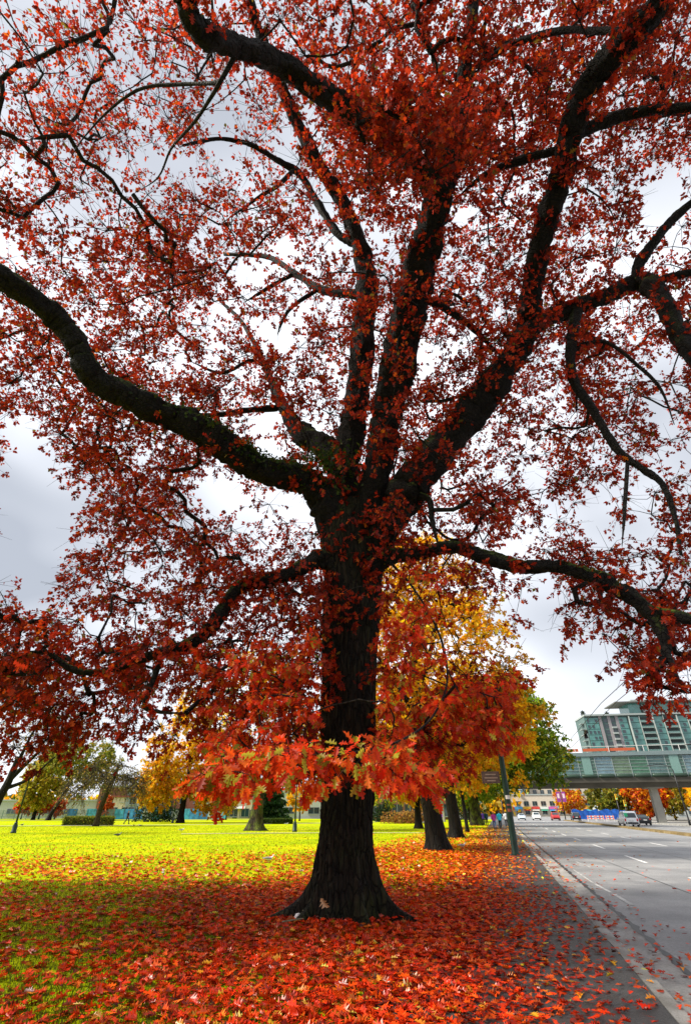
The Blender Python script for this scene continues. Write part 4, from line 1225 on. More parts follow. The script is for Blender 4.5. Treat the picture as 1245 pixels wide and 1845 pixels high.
bg_tree('lawn_tree', 'nearly bare dark tree reaching twiggy limbs over the left lawn', (nt_[0], nt_[1]),
        [(0, 0, -.15, .42), (.3, 0, 2, .36), (.8, 0, 4, .3), (1, 0, 6, .2)],
        [((1.6, 0, 9), (4.2, 4, 3.4), 2), ((4.6, 0, 8.4), (2.6, 3, 2.4), 1)], 120, [(2, (0.2, 0.13, 0.03)), (1, (0.4, 0.3, 0.03))], None, (0.16, 0.24), 'low', seed=12, tl=(.6, 1.4), bare=.3, twig_r=.012, r_tip=.014,
        stems=[[(.8, 0, 4, .22), (2.4, 0, 6, .15), (4, 0, 7.6, .1), (5.6, 0, 9.4, .04)], [(.7, 0, 3.4, .18), (2.6, 0, 4.2, .12), (4.4, 0, 6.0, .05)], [(1, 0, 5, .2), (1.6, 0, 8, .1), (2.6, 0, 11, .04)]])
# conifer, small trees behind the lawn, brush
sp_ = P(330 + 172, 1478, 104)
def conifer(name, label, base, h, r, pal, seed):
    rng = np.random.default_rng(seed)
    root = empty(name, (base[0], base[1], 0), 0, label, 'tree')
    mb = MB(); mb.tube([(0, 0, -.1), (0, 0, h * .5), (0, 0, h)], [h * .03, h * .02, .02], 8)
    mb.build('trunk', M_BARK2, root, True)
    n = 5200
    z = h * (0.10 + 0.9 * rng.random(n) ** 1.3); an = rng.uniform(0, 6.28, n)
    tier = 0.75 + 0.25 * np.sin(z * 5.5 + np.sin(an * 3))
    rr_ = r * (1 - z / h) ** 0.8 * tier * rng.random(n) ** 0.35
    pos = np.stack([rr_ * np.cos(an), rr_ * np.sin(an), z - 0.18 * rr_], 1)
    ld = unit(np.stack([np.cos(an), np.sin(an), -.6 + 0 * an], 1) + rng.normal(0, .35, (n, 3)))
    o = link_mesh('crown', leaves_mesh('crown', 'low', pos, ld, unit(rng.normal(0, .5, (n, 3)) + np.array([0, 0, 1])), rng.uniform(.4, .8, n), pick_cols(n, pal)), M_LEAF, root); o['kind'] = 'stuff'
conifer('conifer', 'dark green conifer standing behind the mossy trunked tree', (sp_[0] - 1.5, sp_[1]), 8.5, 4.2, [(2, (0.03, 0.08, 0.02)), (1, (0.06, 0.12, 0.02))], 41)
for (u, v, Y, h, w, pal, lb, sd) in (
    (540, 1473, 125, 7, 3.2, YELLOW, 'small yellow-orange sapling in front of the grey building', 51),
    (408, 1472, 140, 6, 2.6, YELLOW[2:], 'thin half-bare sapling in front of the brick building', 52),
    (700, 1476, 118, 8, 4.5, [(2, (0.5, 0.5, 0.02)), (2, (0.3, 0.38, 0.02)), (1, (0.7, 0.4, 0.02))], 'lime yellow tree seen just right of the great trunk', 53),
    (760, 1474, 130, 9, 4.8, YELLOW, 'yellow tree behind the low shop front windows', 54),
    (40, 1470, 150, 5, 2.8, REDS, 'small scarlet tree by the left fence', 55),
    (72, 1470, 152, 5, 2.6, REDS[1:], 'small orange-red tree by the left fence', 56),
    (100, 1470, 154, 4.6, 2.4, REDS, 'short scarlet tree behind the leaning olive tree', 57),
    (188, 1470, 150, 5, 1.6, REDS[1:], 'narrow orange tree in front of the blue hoarding', 58)):
    q = P(u, v, Y)
    bg_tree('small_tree', lb, (q[0], q[1]), [(0, 0, -.1, .16), (0, 0, h * .35, .12), (.1, 0, h * .8, .04)], [((0, 0, h * .64), (w * .8, w * .8, h * .34), 1)], 42, pal, 'small trees along the park edge', (0.4, 0.6), 'low', seed=sd, tl=(.5, 1.0), ntw=7, per=6)
def bush(name, label, base, rx, ry, h, pal, n, seed, leaf=(.25, .45)):
    rng = np.random.default_rng(seed)
    root = empty(name, (base[0], base[1], 0), 0, label, 'bush')
    mb = MB()
    for i in range(9):
        an = i * 0.7
        mb.tube([(0.1 * math.cos(an), .1 * math.sin(an), -.05), (rx * .3 * math.cos(an), ry * .3 * math.sin(an), h * .4), (rx * .6 * math.cos(an), ry * .6 * math.sin(an), h * .8)], [.05, .035, .01], 5)
    o = mb.build('stems', M_TWIG, root, True); o['kind'] = 'stuff'
    q = unit(rng.normal(0, 1, (n, 3))) * (rng.random(n) ** .33)[:, None]
    q *= (1 + .25 * np.sin(q[:, 0] * 5 + seed) * np.cos(q[:, 1] * 4))[:, None]
    pos = np.stack([q[:, 0] * rx, q[:, 1] * ry, np.abs(q[:, 2]) * h * .95 + .05], 1)
    o = link_mesh('leaves', leaves_mesh('leaves', 'low', pos, unit(rng.normal(0, 1, (n, 3))), unit(rng.normal(0, 1, (n, 3)) + np.array([0, 0, .6])), rng.uniform(leaf[0], leaf[1], n), pick_cols(n, pal)), M_LEAF, root); o['kind'] = 'stuff'
DKG = [(2, (0.015, 0.035, 0.012)), (1, (0.03, 0.06, 0.015))]
BRN = [(2, (0.35, 0.16, 0.04)), (2, (0.45, 0.24, 0.05)), (1, (0.2, 0.12, 0.03))]
q = P(282, 1478, 112); bush('evergreen_bush', 'dark evergreen bush at the foot of the golden tree', q, 4.6, 3, 4.6, DKG, 2600, 61)
q = P(738, 1483, 96); bush('brown_bush', 'russet brown bush in front of the shop windows', q, 4.4, 2.2, 2.0, BRN, 1700, 62)
q = P(690, 1478, 112); bush('evergreen_bush', 'dark green bush beside the lime yellow tree', q, 2.4, 2, 3.4, DKG, 1300, 63)
q = P(845, 1478, 140); bush('evergreen_bush', 'dark bush beyond the walkers on the pavement', q, 4, 3, 4.6, DKG, 1800, 64)
# clipped hedges
def hedge(label, base, L, W, H, rz, seed, pal):
    rng = np.random.default_rng(seed)
    root = empty('hedge', (base[0], base[1], 0), rz, label, 'hedge')
    mb = MB(); mb.box((0, 0, H * .46), (L - .3, W - .3, H * .92)); mb.build('core', mat('hedge_core', (0.03, 0.04, 0.01), .95, bumpd=.05, scale=3), root)
    n = 5000
    q = rng.uniform(-1, 1, (n, 3)); k = rng.integers(0, 3, n)
    q[np.arange(n), k] = np.sign(q[np.arange(n), k] + 1e-6) * rng.uniform(.9, 1.03, n)
    q[:, 2] = np.abs(q[:, 2])
    pos = q * np.array([L / 2, W / 2, H])
    o = link_mesh('leaves', leaves_mesh('leaves', 'low', pos, unit(rng.normal(0, 1, (n, 3))), unit(rng.normal(0, 1, (n, 3)) + np.array([0, 0, .5])), rng.uniform(.12, .24, n), pick_cols(n, pal)), M_LEAF, root); o['kind'] = 'stuff'
hq = G(159, 1487.5)
hedge('long clipped green hedge block by the park path', hq, 6.6, 1.6, 1.05, -.02, 71, [(2, (0.13, 0.17, 0.015)), (2, (0.2, 0.23, 0.02)), (1, (0.3, 0.28, 0.03))])
hq = P(500, 1481, 92)
hedge('low dark clipped hedge behind the mossy trunked tree', hq, 4.6, 1.2, .7, 0, 72, [(2, (0.05, 0.09, 0.012)), (1, (0.1, 0.14, 0.015))])

# ================================================================== LAMPS, POLES, WIRES
M_IRON = mat('dark_green_iron', (0.012, 0.03, 0.022), 0.45, 0.3)
M_POLE = mat('green_pole_paint', (0.006, 0.024, 0.014), 0.4, 0.2, var=.4, scale=3)
M_LAMPG = mat('lamp_glass', (0.75, 0.62, 0.28), 0.3)
M_BLACK = mat('black_metal', (0.012, 0.012, 0.014), 0.4, 0.3)
def park_lamp(label, x, y, h=5.4):
    root = empty('park_lamp', (x, y, 0), 0, label, 'lamp', 'park lamps on the lawn')
    mb = MB(); mb.lathe([(.24, -.05), (.24, .12), (.2, .16), (.2, .6), (.13, .72), (.15, .78), (.1, .86)], n=12); mb.build('base', M_IRON, root, True)
    mb = MB(); mb.lathe([(.085, .8), (.06, h * .6), (.05, h - .75), (.09, h - .72), (.05, h - .66)], n=10); mb.build('post', M_IRON, root, True)
    mb = MB(); mb.lathe([(.1, h - .67), (.19, h - .6), (.2, h - .25), (.17, h - .16)], n=8); lg = mb.build('lantern', M_LAMPG, root)
    mb = MB(); mb.lathe([(.22, h - .17), (.2, h - .12), (.08, h - .02), (.03, h + .06), (.01, h + .14)], n=8); mb.build('lantern_cap', M_IRON, lg)
q = G(531, 1499); park_lamp('dark park lamp post with stepped base between the mossy tree and the great trunk', q[0], q[1])
q = G(311, 1483.5); park_lamp('park lamp with yellowed lantern standing before the golden tree', q[0], q[1] * 1.0, 5.6)
q = P(26, 1496, 52); park_lamp('park lamp with yellow lantern under the nearly bare tree', q[0], q[1], 5.6)
# green trolley pole with sign and stickers
pb = G(929, 1541)
pole = empty('trolley_pole', (pb[0], pb[1], 0), 0, 'dark green trolley pole with sign and sticker on the leafy pavement', 'pole')
mb = MB(); mb.lathe([(.17, -.1), (.17, .05), (.15, .1), (.14, 1.5), (.11, 5), (.10, 6.6)], n=14); mb.build('shaft', M_POLE, pole, True)
mb = MB(); mb.lathe([(.10, 6.6), (.11, 6.62), (.06, 6.7), (.01, 6.76)], n=12); mb.build('cap', M_POLE, pole, True)
def pole_band(z0, z1, r, m, name):
    mb = MB()
    for k in range(9):
        pass
    a = np.linspace(R(225), R(315), 9)
    vs = [(r * math.cos(t_), r * math.sin(t_), z0) for t_ in a] + [(r * math.cos(t_), r * math.sin(t_), z1) for t_ in a]
    mb.add(vs, [(i, i + 1, 10 + i, 9 + i) for i in range(8)])
    mb.build(name, m, pole, True)
M_STK = mat('sticker_white', (0.6, 0.58, 0.55), .6); M_STR = mat('sticker_brown', (0.25, 0.06, 0.04), .6)
pole_band(2.12, 2.27, .147, M_STK, 'sticker'); pole_band(1.62, 1.74, .148, M_STR, 'sticker'); pole_band(1.86, 1.93, .1475, M_STR, 'sticker')
mb = MB(); mb.box((-.62, .02, 3.0), (.84, .03, .50)); sgn = mb.build('sign_panel', mat('brown_sign', (0.09, 0.05, 0.035), .5, var=.4, scale=8), pole)
mb = MB()
for z, w in ((3.12, .5), (2.98, .62), (2.86, .4)):
    mb.box((-.62, .0035 - .006, z), (w, .008, .05))
mb.build('sign_lettering', mat('sign_faded_text', (0.28, 0.2, 0.15), .6), sgn)
mb = MB(); mb.tube([(-.22, 0.02, 3.12), (-.1, .02, 3.12)], .02, 6); mb.build('sign_bracket', M_POLE, pole)
mb = MB(); mb.tube([(-.22, 0.02, 2.88), (-.1, .02, 2.88)], .02, 6); mb.build('sign_bracket', M_POLE, pole)
# overhead trolley wires along the road
M_WIRE = mat('wire', (0.02, 0.02, 0.022), .5)
for k, (l_, hw, lb) in enumerate(((5.05, 5.7, 'overhead trolley wire nearer the pavement'), (5.7, 5.75, 'overhead trolley wire carrying the black line insulator'))):
    pts = []
    for s_ in np.linspace(-5, 112, 60):
        pts.append(road(s_, l_, hw - .18 * math.sin(math.pi * ((s_ + 5) % 30) / 30)))
    mb = MB(); mb.tube(pts, .013, 5)
    tag(mb.build('trolley_wire', M_WIRE, None), lb, 'wire', 'overhead trolley wires')
iq = road(34, 5.7, 5.74)
ins = empty('line_insulator', iq, RZ_ROAD, 'black trolley line switch hanging on the overhead wire', 'insulator')
mb = MB(); mb.box((0, 0, -.12), (.12, .9, .12), 0, .8); mb.build('housing', M_BLACK, ins)
mb = MB(); mb.box((0, .3, -.28), (.2, .25, .2), 0, .7); mb.build('switch_box', M_BLACK, ins)
mb = MB(); mb.tube([(0, -.5, -.05), (0, 0, .02), (0, .5, -.05)], .03, 6); mb.build('runner', M_BLACK, ins)

# ================================================================== BIRDS
M_GULL = mat('gull_white', (0.72, 0.71, 0.70), .7); M_GWING = mat('gull_grey', (0.30, 0.32, 0.35), .7); M_PIG = mat('pigeon_grey', (0.16, 0.165, 0.20), .6)
M_PIG2 = mat('pigeon_dark', (0.055, 0.055, 0.075), .5); M_BEAK = mat('beak_yellow', (0.55, 0.36, 0.06), .5); M_LEG = mat('bird_leg', (0.45, 0.18, 0.12), .6)
def bird(label, x, y, rz, L, gull=True, peck=False):
    root = empty('gull' if gull else 'pigeon', (x, y, float(ground_z(np.array([x]), np.array([y]))[0])), rz, label, 'bird', 'birds on the lawn')
    mw, mw2 = (M_GULL, M_GWING) if gull else (M_PIG, M_PIG2)
    hz = .30 if not peck else .16
    st_ = [(-.5, .30, .015, .01), (-.38, .31, .05, .025), (-.2, .30, .11, .09), (0, .29, .15, .13), (.18, .31, .13, .125), (.28, .36, .085, .09), (.34, .34 + hz * .4, .065, .07), (.39, .36 + hz * .6, .07, .07), (.45, .36 + hz * .55, .045, .045), (.49, .35 + hz * .5, .015, .015)]
    rings = []
    for xx, zz, w, h in st_:
        rings.append([(xx * L, w * math.cos(a) * L, (zz + h * math.sin(a)) * L) for a in np.linspace(0, 6.283, 11)[:-1]])
    mb = MB(); mb.loft(rings); mb.build('body', mw, root, True)
    mb = MB(); mb.tube([(.47 * L, 0, (.355 + hz * .52) * L), (.53 * L, 0, (.34 + hz * .5) * L), (.58 * L, 0, (.32 + hz * .48) * L)], [.022 * L, .016 * L, .004 * L], 6); mb.build('beak', M_BEAK, root, True)
    for s_ in (1, -1):
        rr_ = []
        for xx, w, h in ((-.56, .004, .012), (-.35, .018, .05), (-.1, .03, .085), (.12, .028, .08), (.22, .008, .03)):
            rr_.append([(xx * L, s_ * (.135 + w * math.cos(a) * .8 - .06 * abs(xx)) * L, (.335 + h * math.sin(a) - .02 * xx) * L) for a in np.linspace(0, 6.283, 9)[:-1]])
        mb = MB(); mb.loft(rr_); mb.build('wing', mw2, root, True, True)
        mb = MB(); mb.tube([(.02 * L, s_ * .06 * L, .2 * L), (.0, s_ * .06 * L, .1 * L), (.02 * L, s_ * .06 * L, .0), (.09 * L, s_ * .06 * L, -.005)], .012 * L, 5); mb.build('leg', M_LEG, root)
for (u, v, rz, L, gull, peck, lb) in (
    (484, 1556, .35, .42, True, False, 'grey winged gull sitting among red leaves left of the great trunk'),
    (833, 1529, .2, .46, True, False, 'gull standing on red leaves beside the second trunk of the row'),
    (212, 1509, .5, .55, False, False, 'grey pigeon with raised head on the bright lawn before the hedge'),
    (327, 1499, .4, .55, True, True, 'pale gull pecking the bright lawn below the park lamp'),
    (40, 1489, 1.5, .6, False, False, 'small grey pigeon on the path edge at the left'),
    (253, 1490.5, 3.0, .6, False, True, 'pale grey pigeon pecking beside the path near the walker'),
    (511, 1484.5, 2.0, .6, True, False, 'white gull standing in front of the low dark hedge'),
    (516, 1487, .3, .6, True, True, 'white gull pecking in front of the low dark hedge'),
    (762, 1485, .5, .7, True, False, 'white gull by the russet brown bush'),
    (246, 1481, 1.0, .6, True, False, 'far white bird beyond the path near the walker')):
    q = G(u, v); bird(lb, q[0], q[1], rz, L, gull, peck)

# ================================================================== PEOPLE
def human(label, x, y, z0, rz, jacket, legs, hair, H=1.7, stride=.25, long_hair=False, bag=None):
    k = H / 1.72
    root = empty('person', (x, y, z0), rz, label, 'person')
    root.scale = (k, k, k)
    skin = mat('skin', (0.45, 0.26, 0.18), .6)
    def rem(mb, name, m, vox):
        o = mb.build(name, m, root, True)
        r_ = o.modifiers.new('remesh', 'REMESH'); r_.mode = 'VOXEL'; r_.voxel_size = vox; r_.use_smooth_shade = True
        return o
    def ell(mb, c, r, n=12):
        rings = []
        for f in np.linspace(-.98, .98, 9):
            w = math.sqrt(1 - f * f)
            rings.append([(c[0] + r[0] * w * math.cos(a), c[1] + r[1] * w * math.sin(a), c[2] + r[2] * f) for a in np.linspace(0, 6.283, n + 1)[:-1]])
        mb.loft(rings)
    hips = [(-.09, 0, .92), (.09, 0, .92)]
    knees = [(-.10, stride * .62, .50), (.10, -stride * .25 + .05, .49)]
    ank = [(-.10, stride * .75, .09), (.10, -stride * 1.0, .13)]
    sh = [(-.19, 0, 1.40), (.19, 0, 1.40)]
    elb = [(-.25, -stride * .35 - .03, 1.13), (.25, stride * .3 - .02, 1.13)]
    wr = [(-.24, -stride * .25 + .1, .90), (.24, stride * .75 + .08, .92)]
    b = MB()
    for i in (0, 1):
        b.tube([hips[i], knees[i], ank[i]], [.085, .058, .042], 10)
        b.tube([sh[i], elb[i], wr[i]], [.052, .042, .03], 8)
        hx, hy, hz = wr[i]
        b.tube([(hx, hy, hz + .02), (hx, hy + .015, hz - .085)], [.03, .036], 8)
        for f in range(4):
            b.tube([(hx, hy - .025 + f * .018, hz - .07), (hx, hy - .02 + f * .022, hz - .125 - (.012 if f in (1, 2) else 0)), (hx + (.012 if i == 0 else -.012), hy - .015 + f * .022, hz - .16)], .0115, 6)
        b.tube([(hx, hy + .03, hz - .03), (hx, hy + .058, hz - .07), (hx, hy + .06, hz - .10)], .0125, 6)
        b.tube([(ank[i][0], ank[i][1] - .06, .05 + ank[i][2] - .09), (ank[i][0], ank[i][1] + .05, .045 + ank[i][2] - .09), (ank[i][0], ank[i][1] + .17, .035 + (ank[i][2] - .09) * .2)], [.045, .045, .032], 8)
    b.tube([(0, 0, .88), (0, 0, 1.05), (0, .0, 1.28), (0, -.01, 1.42), (0, 0, 1.46)], [.14, .125, .16, .13, .06], 12)
    b.tube([(0, -.005, 1.42), (0, .01, 1.55)], [.058, .055], 8)
    ell(b, (0, .02, 1.61), (.076, .095, .115))
    b.tube([(0, .10, 1.625), (0, .135, 1.595)], [.012, .017], 6)
    for s_ in (1, -1):
        ell(b, (s_ * .08, .01, 1.61), (.014, .022, .032), 6)
    b.tube([(-.03, .105, 1.56), (.03, .105, 1.56)], .012, 6)
    rem(b, 'body', skin, .016)
    j = MB()
    j.tube([(0, 0, .80), (0, 0, .95), (0, 0, 1.1), (0, 0, 1.30), (0, -.01, 1.43), (0, -.005, 1.48)], [.185, .18, .165, .19, .15, .075], 14)
    for i in (0, 1):
        j.tube([sh[i], elb[i], (wr[i][0], wr[i][1], wr[i][2] + .03)], [.08, .066, .05], 10)
    rem(j, 'jacket', jacket, .02)
    t_ = MB()
    t_.tube([(0, 0, .97), (0, 0, .82)], [.155, .165], 12)
    for i in (0, 1):
        t_.tube([hips[i], knees[i], (ank[i][0], ank[i][1], ank[i][2] + .01)], [.105, .078, .065], 10)
    rem(t_, 'trousers', legs, .02)
    for i in (0, 1):
        s_ = MB(); a_ = ank[i]
        s_.tube([(a_[0], a_[1] - .08, .05 + a_[2] - .09), (a_[0], a_[1] + .05, .05 + a_[2] - .09), (a_[0], a_[1] + .20, .035 + (a_[2] - .09) * .2)], [.05, .055, .035], 8)
        s_.build('shoe', M_BLACK, root, True)
    h = MB(); ell(h, (0, -.005, 1.64), (.092, .108, .105))
    if long_hair: h.tube([(0, -.06, 1.66), (0, -.09, 1.5), (0, -.09, 1.36)], [.085, .09, .06], 10)
    rem(h, 'hair', hair, .02)
    # eyes
    for s_ in (1, -1):
        e = MB(); ell(e, (s_ * .03, .107, 1.62), (.012, .008, .008), 6); e.build('eye', M_BLACK, root, True)
    if bag:
        g = MB(); g.box((.33, wr[1][1], .66), (.1, .34, .36), 0, .9); g.build('bag', bag, root)
J = lambda n, c: mat('cloth_' + n, c, .85)
BRH, BLH = mat('hair_auburn', (0.30, 0.10, 0.03), .6), mat('hair_dark', (0.02, 0.015, 0.012), .5)
JEAN, DKT = J('jeans', (0.10, 0.16, 0.30)), J('dark_trousers', (0.02, 0.022, 0.03))
q = G(891.5, 1493); human('person in magenta jacket and blue jeans with auburn hair walking away', q[0], q[1], 0, RZ_ROAD, J('magenta', (0.42, 0.03, 0.24)), JEAN, BRH, 1.66, .22, True)
q = G(902, 1493); human('person in turquoise jacket and dark trousers walking beside the magenta jacket', q[0], q[1], 0, RZ_ROAD - .1, J('turquoise', (0.02, 0.45, 0.60)), DKT, BLH, 1.74, .26, False, J('bagwhite', (0.6, 0.6, 0.6)))
q = G(872, 1486.5); human('person in violet jacket walking ahead along the pavement', q[0], q[1], 0, RZ_ROAD, J('violet', (0.16, 0.06, 0.50)), DKT, BLH, 1.72, .2)
q = G(877.5, 1487); human('person in dark teal coat walking next to the violet jacket', q[0], q[1], 0, RZ_ROAD + .1, J('teal', (0.02, 0.08, 0.12)), DKT, BLH, 1.72, .2)
q = G(913, 1489); human('person in pale grey coat walking close to the kerb', q[0], q[1], 0, RZ_ROAD, J('palegrey', (0.5, 0.52, 0.55)), DKT, BLH, 1.7, .2)
q = G(228, 1485.5); human('person in black coat walking along the park path', q[0], q[1], .04, -1.9, J('blackcoat', (0.012, 0.01, 0.02)), DKT, BLH, 1.8, .42, False)
q = P(796, 1484, 92); human('person in purple top standing on the lawn beyond the second trunk', q[0], q[1], 0, 2.0, J('purple', (0.20, 0.05, 0.35)), DKT, BLH, 1.7, .12)

# ================================================================== ELEVATED GLAZED WALKWAY OVER THE ROAD
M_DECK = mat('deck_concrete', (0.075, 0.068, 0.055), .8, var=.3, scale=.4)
M_PIER = mat('pier_concrete', (0.30, 0.29, 0.26), .85, var=.2, scale=.5)
M_FRAME = mat('steel_frame', (0.22, 0.27, 0.27), .5)
M_WHITE = mat('white_steel', (0.62, 0.62, 0.60), .5)
M_REDP = mat('rust_red_panel', (0.42, 0.09, 0.035), .6)
M_KICK = mat('dark_green_cladding', (0.025, 0.05, 0.035), .35)
SB = 115.0
br = empty('elevated_walkway', road(SB, 0, 0), RZ_ROAD, 'glass walled elevated station walkway on a concrete deck crossing the road', 'bridge')
BX0, BX1 = -14.0, 62.0
def bbox_part(name, c, s, m, parent=br, taper=1.0):
    mb = MB(); mb.box(c, s, 0, taper); return mb.build(name, m, parent)
mb = MB()
sec = [(-2.6, 5.55), (2.6, 5.55), (3.1, 6.2), (3.6, 6.3), (3.6, 7.05), (-3.6, 7.05), (-3.6, 6.3), (-3.1, 6.2)]
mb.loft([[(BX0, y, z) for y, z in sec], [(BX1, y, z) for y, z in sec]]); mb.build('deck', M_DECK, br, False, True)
bbox_part('floor', ((BX0 + BX1) / 2, 0, 7.10), (BX1 - BX0, 6.6, .1), M_PIER)
for x in (28.4, -11.0, 58.0):
    mb = MB(); mb.box((x, 0, 2.68), (1.3, 1.7, 5.74), 0, .92); mb.build('pier', M_PIER, br)
    mb = MB(); mb.box((x, 0, 5.62), (2.6, 4.6, .5)); mb.build('pier_cap', M_PIER, br)
W = 3.0
gp = MB(); gp.box((0, 0, 0), (W - .12, .03, 3.3)); gpm = gp.mesh('glass_panel'); gpm.materials.append(M_GLASS_BR)
gpms = [gpm]
for gi, gc in enumerate([(0.10, 0.26, 0.17), (0.24, 0.36, 0.42), (0.13, 0.24, 0.24), (0.20, 0.30, 0.20)]):
    g2 = gpm.copy(); g2.materials.clear(); g2.materials.append(glass_mat('bridge_glass_%d' % gi, gc, .05, .42, .45)); gpms.append(g2)
mu = MB(); mu.box((0, 0, 0), (.11, .14, 3.9)); mum = mu.mesh('mullion'); mum.materials.append(M_FRAME)
kk = MB(); kk.loft([[(x, .34 * math.cos(a), .30 * math.sin(a)) for a in np.linspace(0, 6.283, 11)[:-1]] for x in (-1.35, -1.2, 1.2, 1.35)])
kv = []
for i, (x, y, z) in enumerate(kk.v):
    s_ = .55 if abs(x) > 1.3 else 1.0
    kv.append((x, y * s_, z * s_))
kk.v = kv
kkm = kk.mesh('kick_panel', True); kkm.materials.append(M_KICK)
n = int((BX1 - BX0) / W)
def inst(name, me, loc, parent):
    o = bpy.data.objects.new(name, me); COL.objects.link(o); o.location = loc; o.parent = parent; return o
for y in (-3.35, 3.35):
    for i in range(n + 1):
        x = BX0 + i * W
        inst('mullion', mum, (x, y, 9.1), br)
        if i < n:
            inst('glass_panel', gpms[(i * 7 + (3 if y > 0 else 0)) % 5], (x + W / 2, y, 8.95), br)
            if y < 0: inst('kick_panel', kkm, (x + W / 2, y - .25, 7.36), br)
for y in (-3.38, 3.38):
    for z in (7.75, 8.3, 8.85, 9.4, 9.95, 10.55):
        bbox_part('transom', ((BX0 + BX1) / 2, y, z), (BX1 - BX0, .07, .06), M_FRAME)
    bbox_part('eave', ((BX0 + BX1) / 2, y, 10.98), (BX1 - BX0, .5, .62), mat('eave_grey', (0.15, 0.20, 0.21), .5))
for i in range(0, n, 5):
    bbox_part('frame_column', (BX0 + i * W + 1.5, -3.42, 9.1), (1.5, .12, 3.7), mat('pale_teal_panel', (0.15, 0.26, 0.24), .4))
bbox_part('roof', ((BX0 + BX1) / 2, 0, 11.3), (BX1 - BX0, 6.2, .12), mat('roof_grey', (0.28, 0.31, 0.31), .6))
for y in (-3.3,):
    bbox_part('guard_rail', ((BX0 + BX1) / 2, y, 12.35), (BX1 - BX0, .07, .07), M_WHITE)
    for i in range(n + 1):
        if i % 2 == 0: bbox_part('rail_post', (BX0 + i * W, y, 11.85), (.09, .09, 1.0), M_WHITE)
for x0, x1 in ((13.2, 16.6), (17.4, 26.6)):
    bbox_part('red_panel', ((x0 + x1) / 2, -3.2, 11.78), (x1 - x0, .12, .5), M_REDP)
# a few people-sized furnishings inside: orange ticket screens, pale wall
for x, w, z, h, m in ((14, .9, 8.6, 1.5, mat('orange_notice', (0.65, 0.3, 0.04), .6)), (20, 1.4, 8.4, 1.2, M_REDP), (27, 3, 8.7, 1.8, mat('brown_wall', (0.3, 0.2, 0.12), .7)), (9, 3, 9.3, .9, mat('pale_wall', (0.6, 0.62, 0.6), .7)), (33, 4.5, 9.0, 1.6, mat('pale_wall', (0.6, 0.62, 0.6), .7))):
    bbox_part('interior_panel', (x, 1.2, z), (w, .15, h), m)

# ================================================================== CONDOMINIUM TOWER BEHIND
TB = np.array([138.0, 300.0])
tw_ = empty('apartment_tower', (TB[0], TB[1], -.16), -R(9), 'teal glass apartment tower with stacked balconies and set-back penthouse behind the walkway', 'building')
def tpart(name, c, s, m, parent=tw_):
    mb = MB(); mb.box(c, s); return mb.build(name, m, parent)
FL, NF = 3.0, 16
HT = FL * NF + 1.0
M_TCON = mat('tower_concrete', (0.08, 0.13, 0.125), .8, scale=.2)
M_SLAB = mat('tower_slab', (0.30, 0.34, 0.33), .7)
M_DARKPANEL = mat('dark_panel', (0.035, 0.045, 0.045), .7)  # dark tone for balcony panels (painted shade), doors and penthouse columns
LEN = 112.0
core = tpart('wall', (LEN / 2, 11, HT / 2), (LEN, 20, HT), M_TCON)
wnd = MB(); wnd.box((0, 0, 0), (2.3, .16, 1.9)); wnm = wnd.mesh('window'); wnm.materials.append(M_GLASS_DK)
gls = MB(); gls.box((0, 0, 0), (4.9, .5, 2.72)); glm = gls.mesh('glass_bay'); glm.materials.append(M_GLASS_TW)
gls2 = MB(); gls2.box((0, 0, 0), (6.6, .5, 2.72)); glm2 = gls2.mesh('corner_glazing'); glm2.materials.append(M_GLASS_TW)
sld = MB(); sld.box((0, 0, 0), (6.2, 1.7, .18)); sldm = sld.mesh('balcony_slab'); sldm.materials.append(M_SLAB)
ral = MB(); ral.box((0, 0, 0), (6.2, .06, .9)); ralm = ral.mesh('balcony_rail'); ralm.materials.append(glass_mat('rail_glass', (0.22, 0.36, 0.34), .1, .45, .7))
rcm_ = MB(); rcm_.box((0, 0, 0), (5.9, .2, 2.5)); rcm = rcm_.mesh('dark_panel'); rcm.materials.append(M_DARKPANEL)  # flat panel, no real recess: its shade is put into the dark colour
bal = MB(); bal.box((0, 0, 0), (2.6, 1.3, .9)); balm = bal.mesh('small_balcony'); balm.materials.append(M_SLAB)
F0 = 6
for f in range(F0, NF):
    z = f * FL + 1.6
    # left part: glazed corner, grey pier, window column, small balconies
    inst('corner_glazing', glm2, (3.9, .9, z), tw_)
    for dx in (1.6, 3.9, 6.0):
        if (f * 7 + int(dx * 3)) % 4 != 0: inst('window', wnm, (dx, .60, z - .1), tw_).scale = (.55, 1, .8)
    inst('window', wnm, (11.4, .98, z), tw_)
    if f % 2 == 0 or f < NF - 2:
        inst('small_balcony', balm, (15.0, .4, z - .8), tw_)
    inst('window', wnm, (15.0, .98, z + .2), tw_)
    inst('glass_bay', glm, (20.2, .85, z), tw_)
    inst('window', wnm, (19.6, .56, z), tw_).scale = (.7, 1, .8)
    x = 23.5
    while x < LEN - 12:
        inst('glass_bay', glm, (x + 3.0, .75, z), tw_)
        if (f * 5 + int(x)) % 3: inst('window', wnm, (x + 1.8 + (f % 3) * .9, .46, z), tw_).scale = (.6, 1, .8)
        inst('dark_panel', rcm, (x + 9.0, .95, z), tw_)
        inst('balcony_slab', sldm, (x + 9.0, .3, z - 1.4), tw_)
        inst('balcony_rail', ralm, (x + 9.0, -.45, z - .85), tw_)
        x += 12.6
x = 23.5
while x < LEN - 12:
    tpart('fin', (x + .25, .1, HT / 2 + 8), (.35, 1.9, HT - 17), M_SLAB)
    tpart('fin', (x + 5.8, .4, HT / 2 + 8), (.3, 1.2, HT - 17), M_SLAB)
    x += 12.6
for x in (8.4, 13.2, 17.4):
    tpart('pier', (x, .8, HT / 2), (1.6, .5, HT), mat('tower_pier', (0.27, 0.25, 0.26), .8))
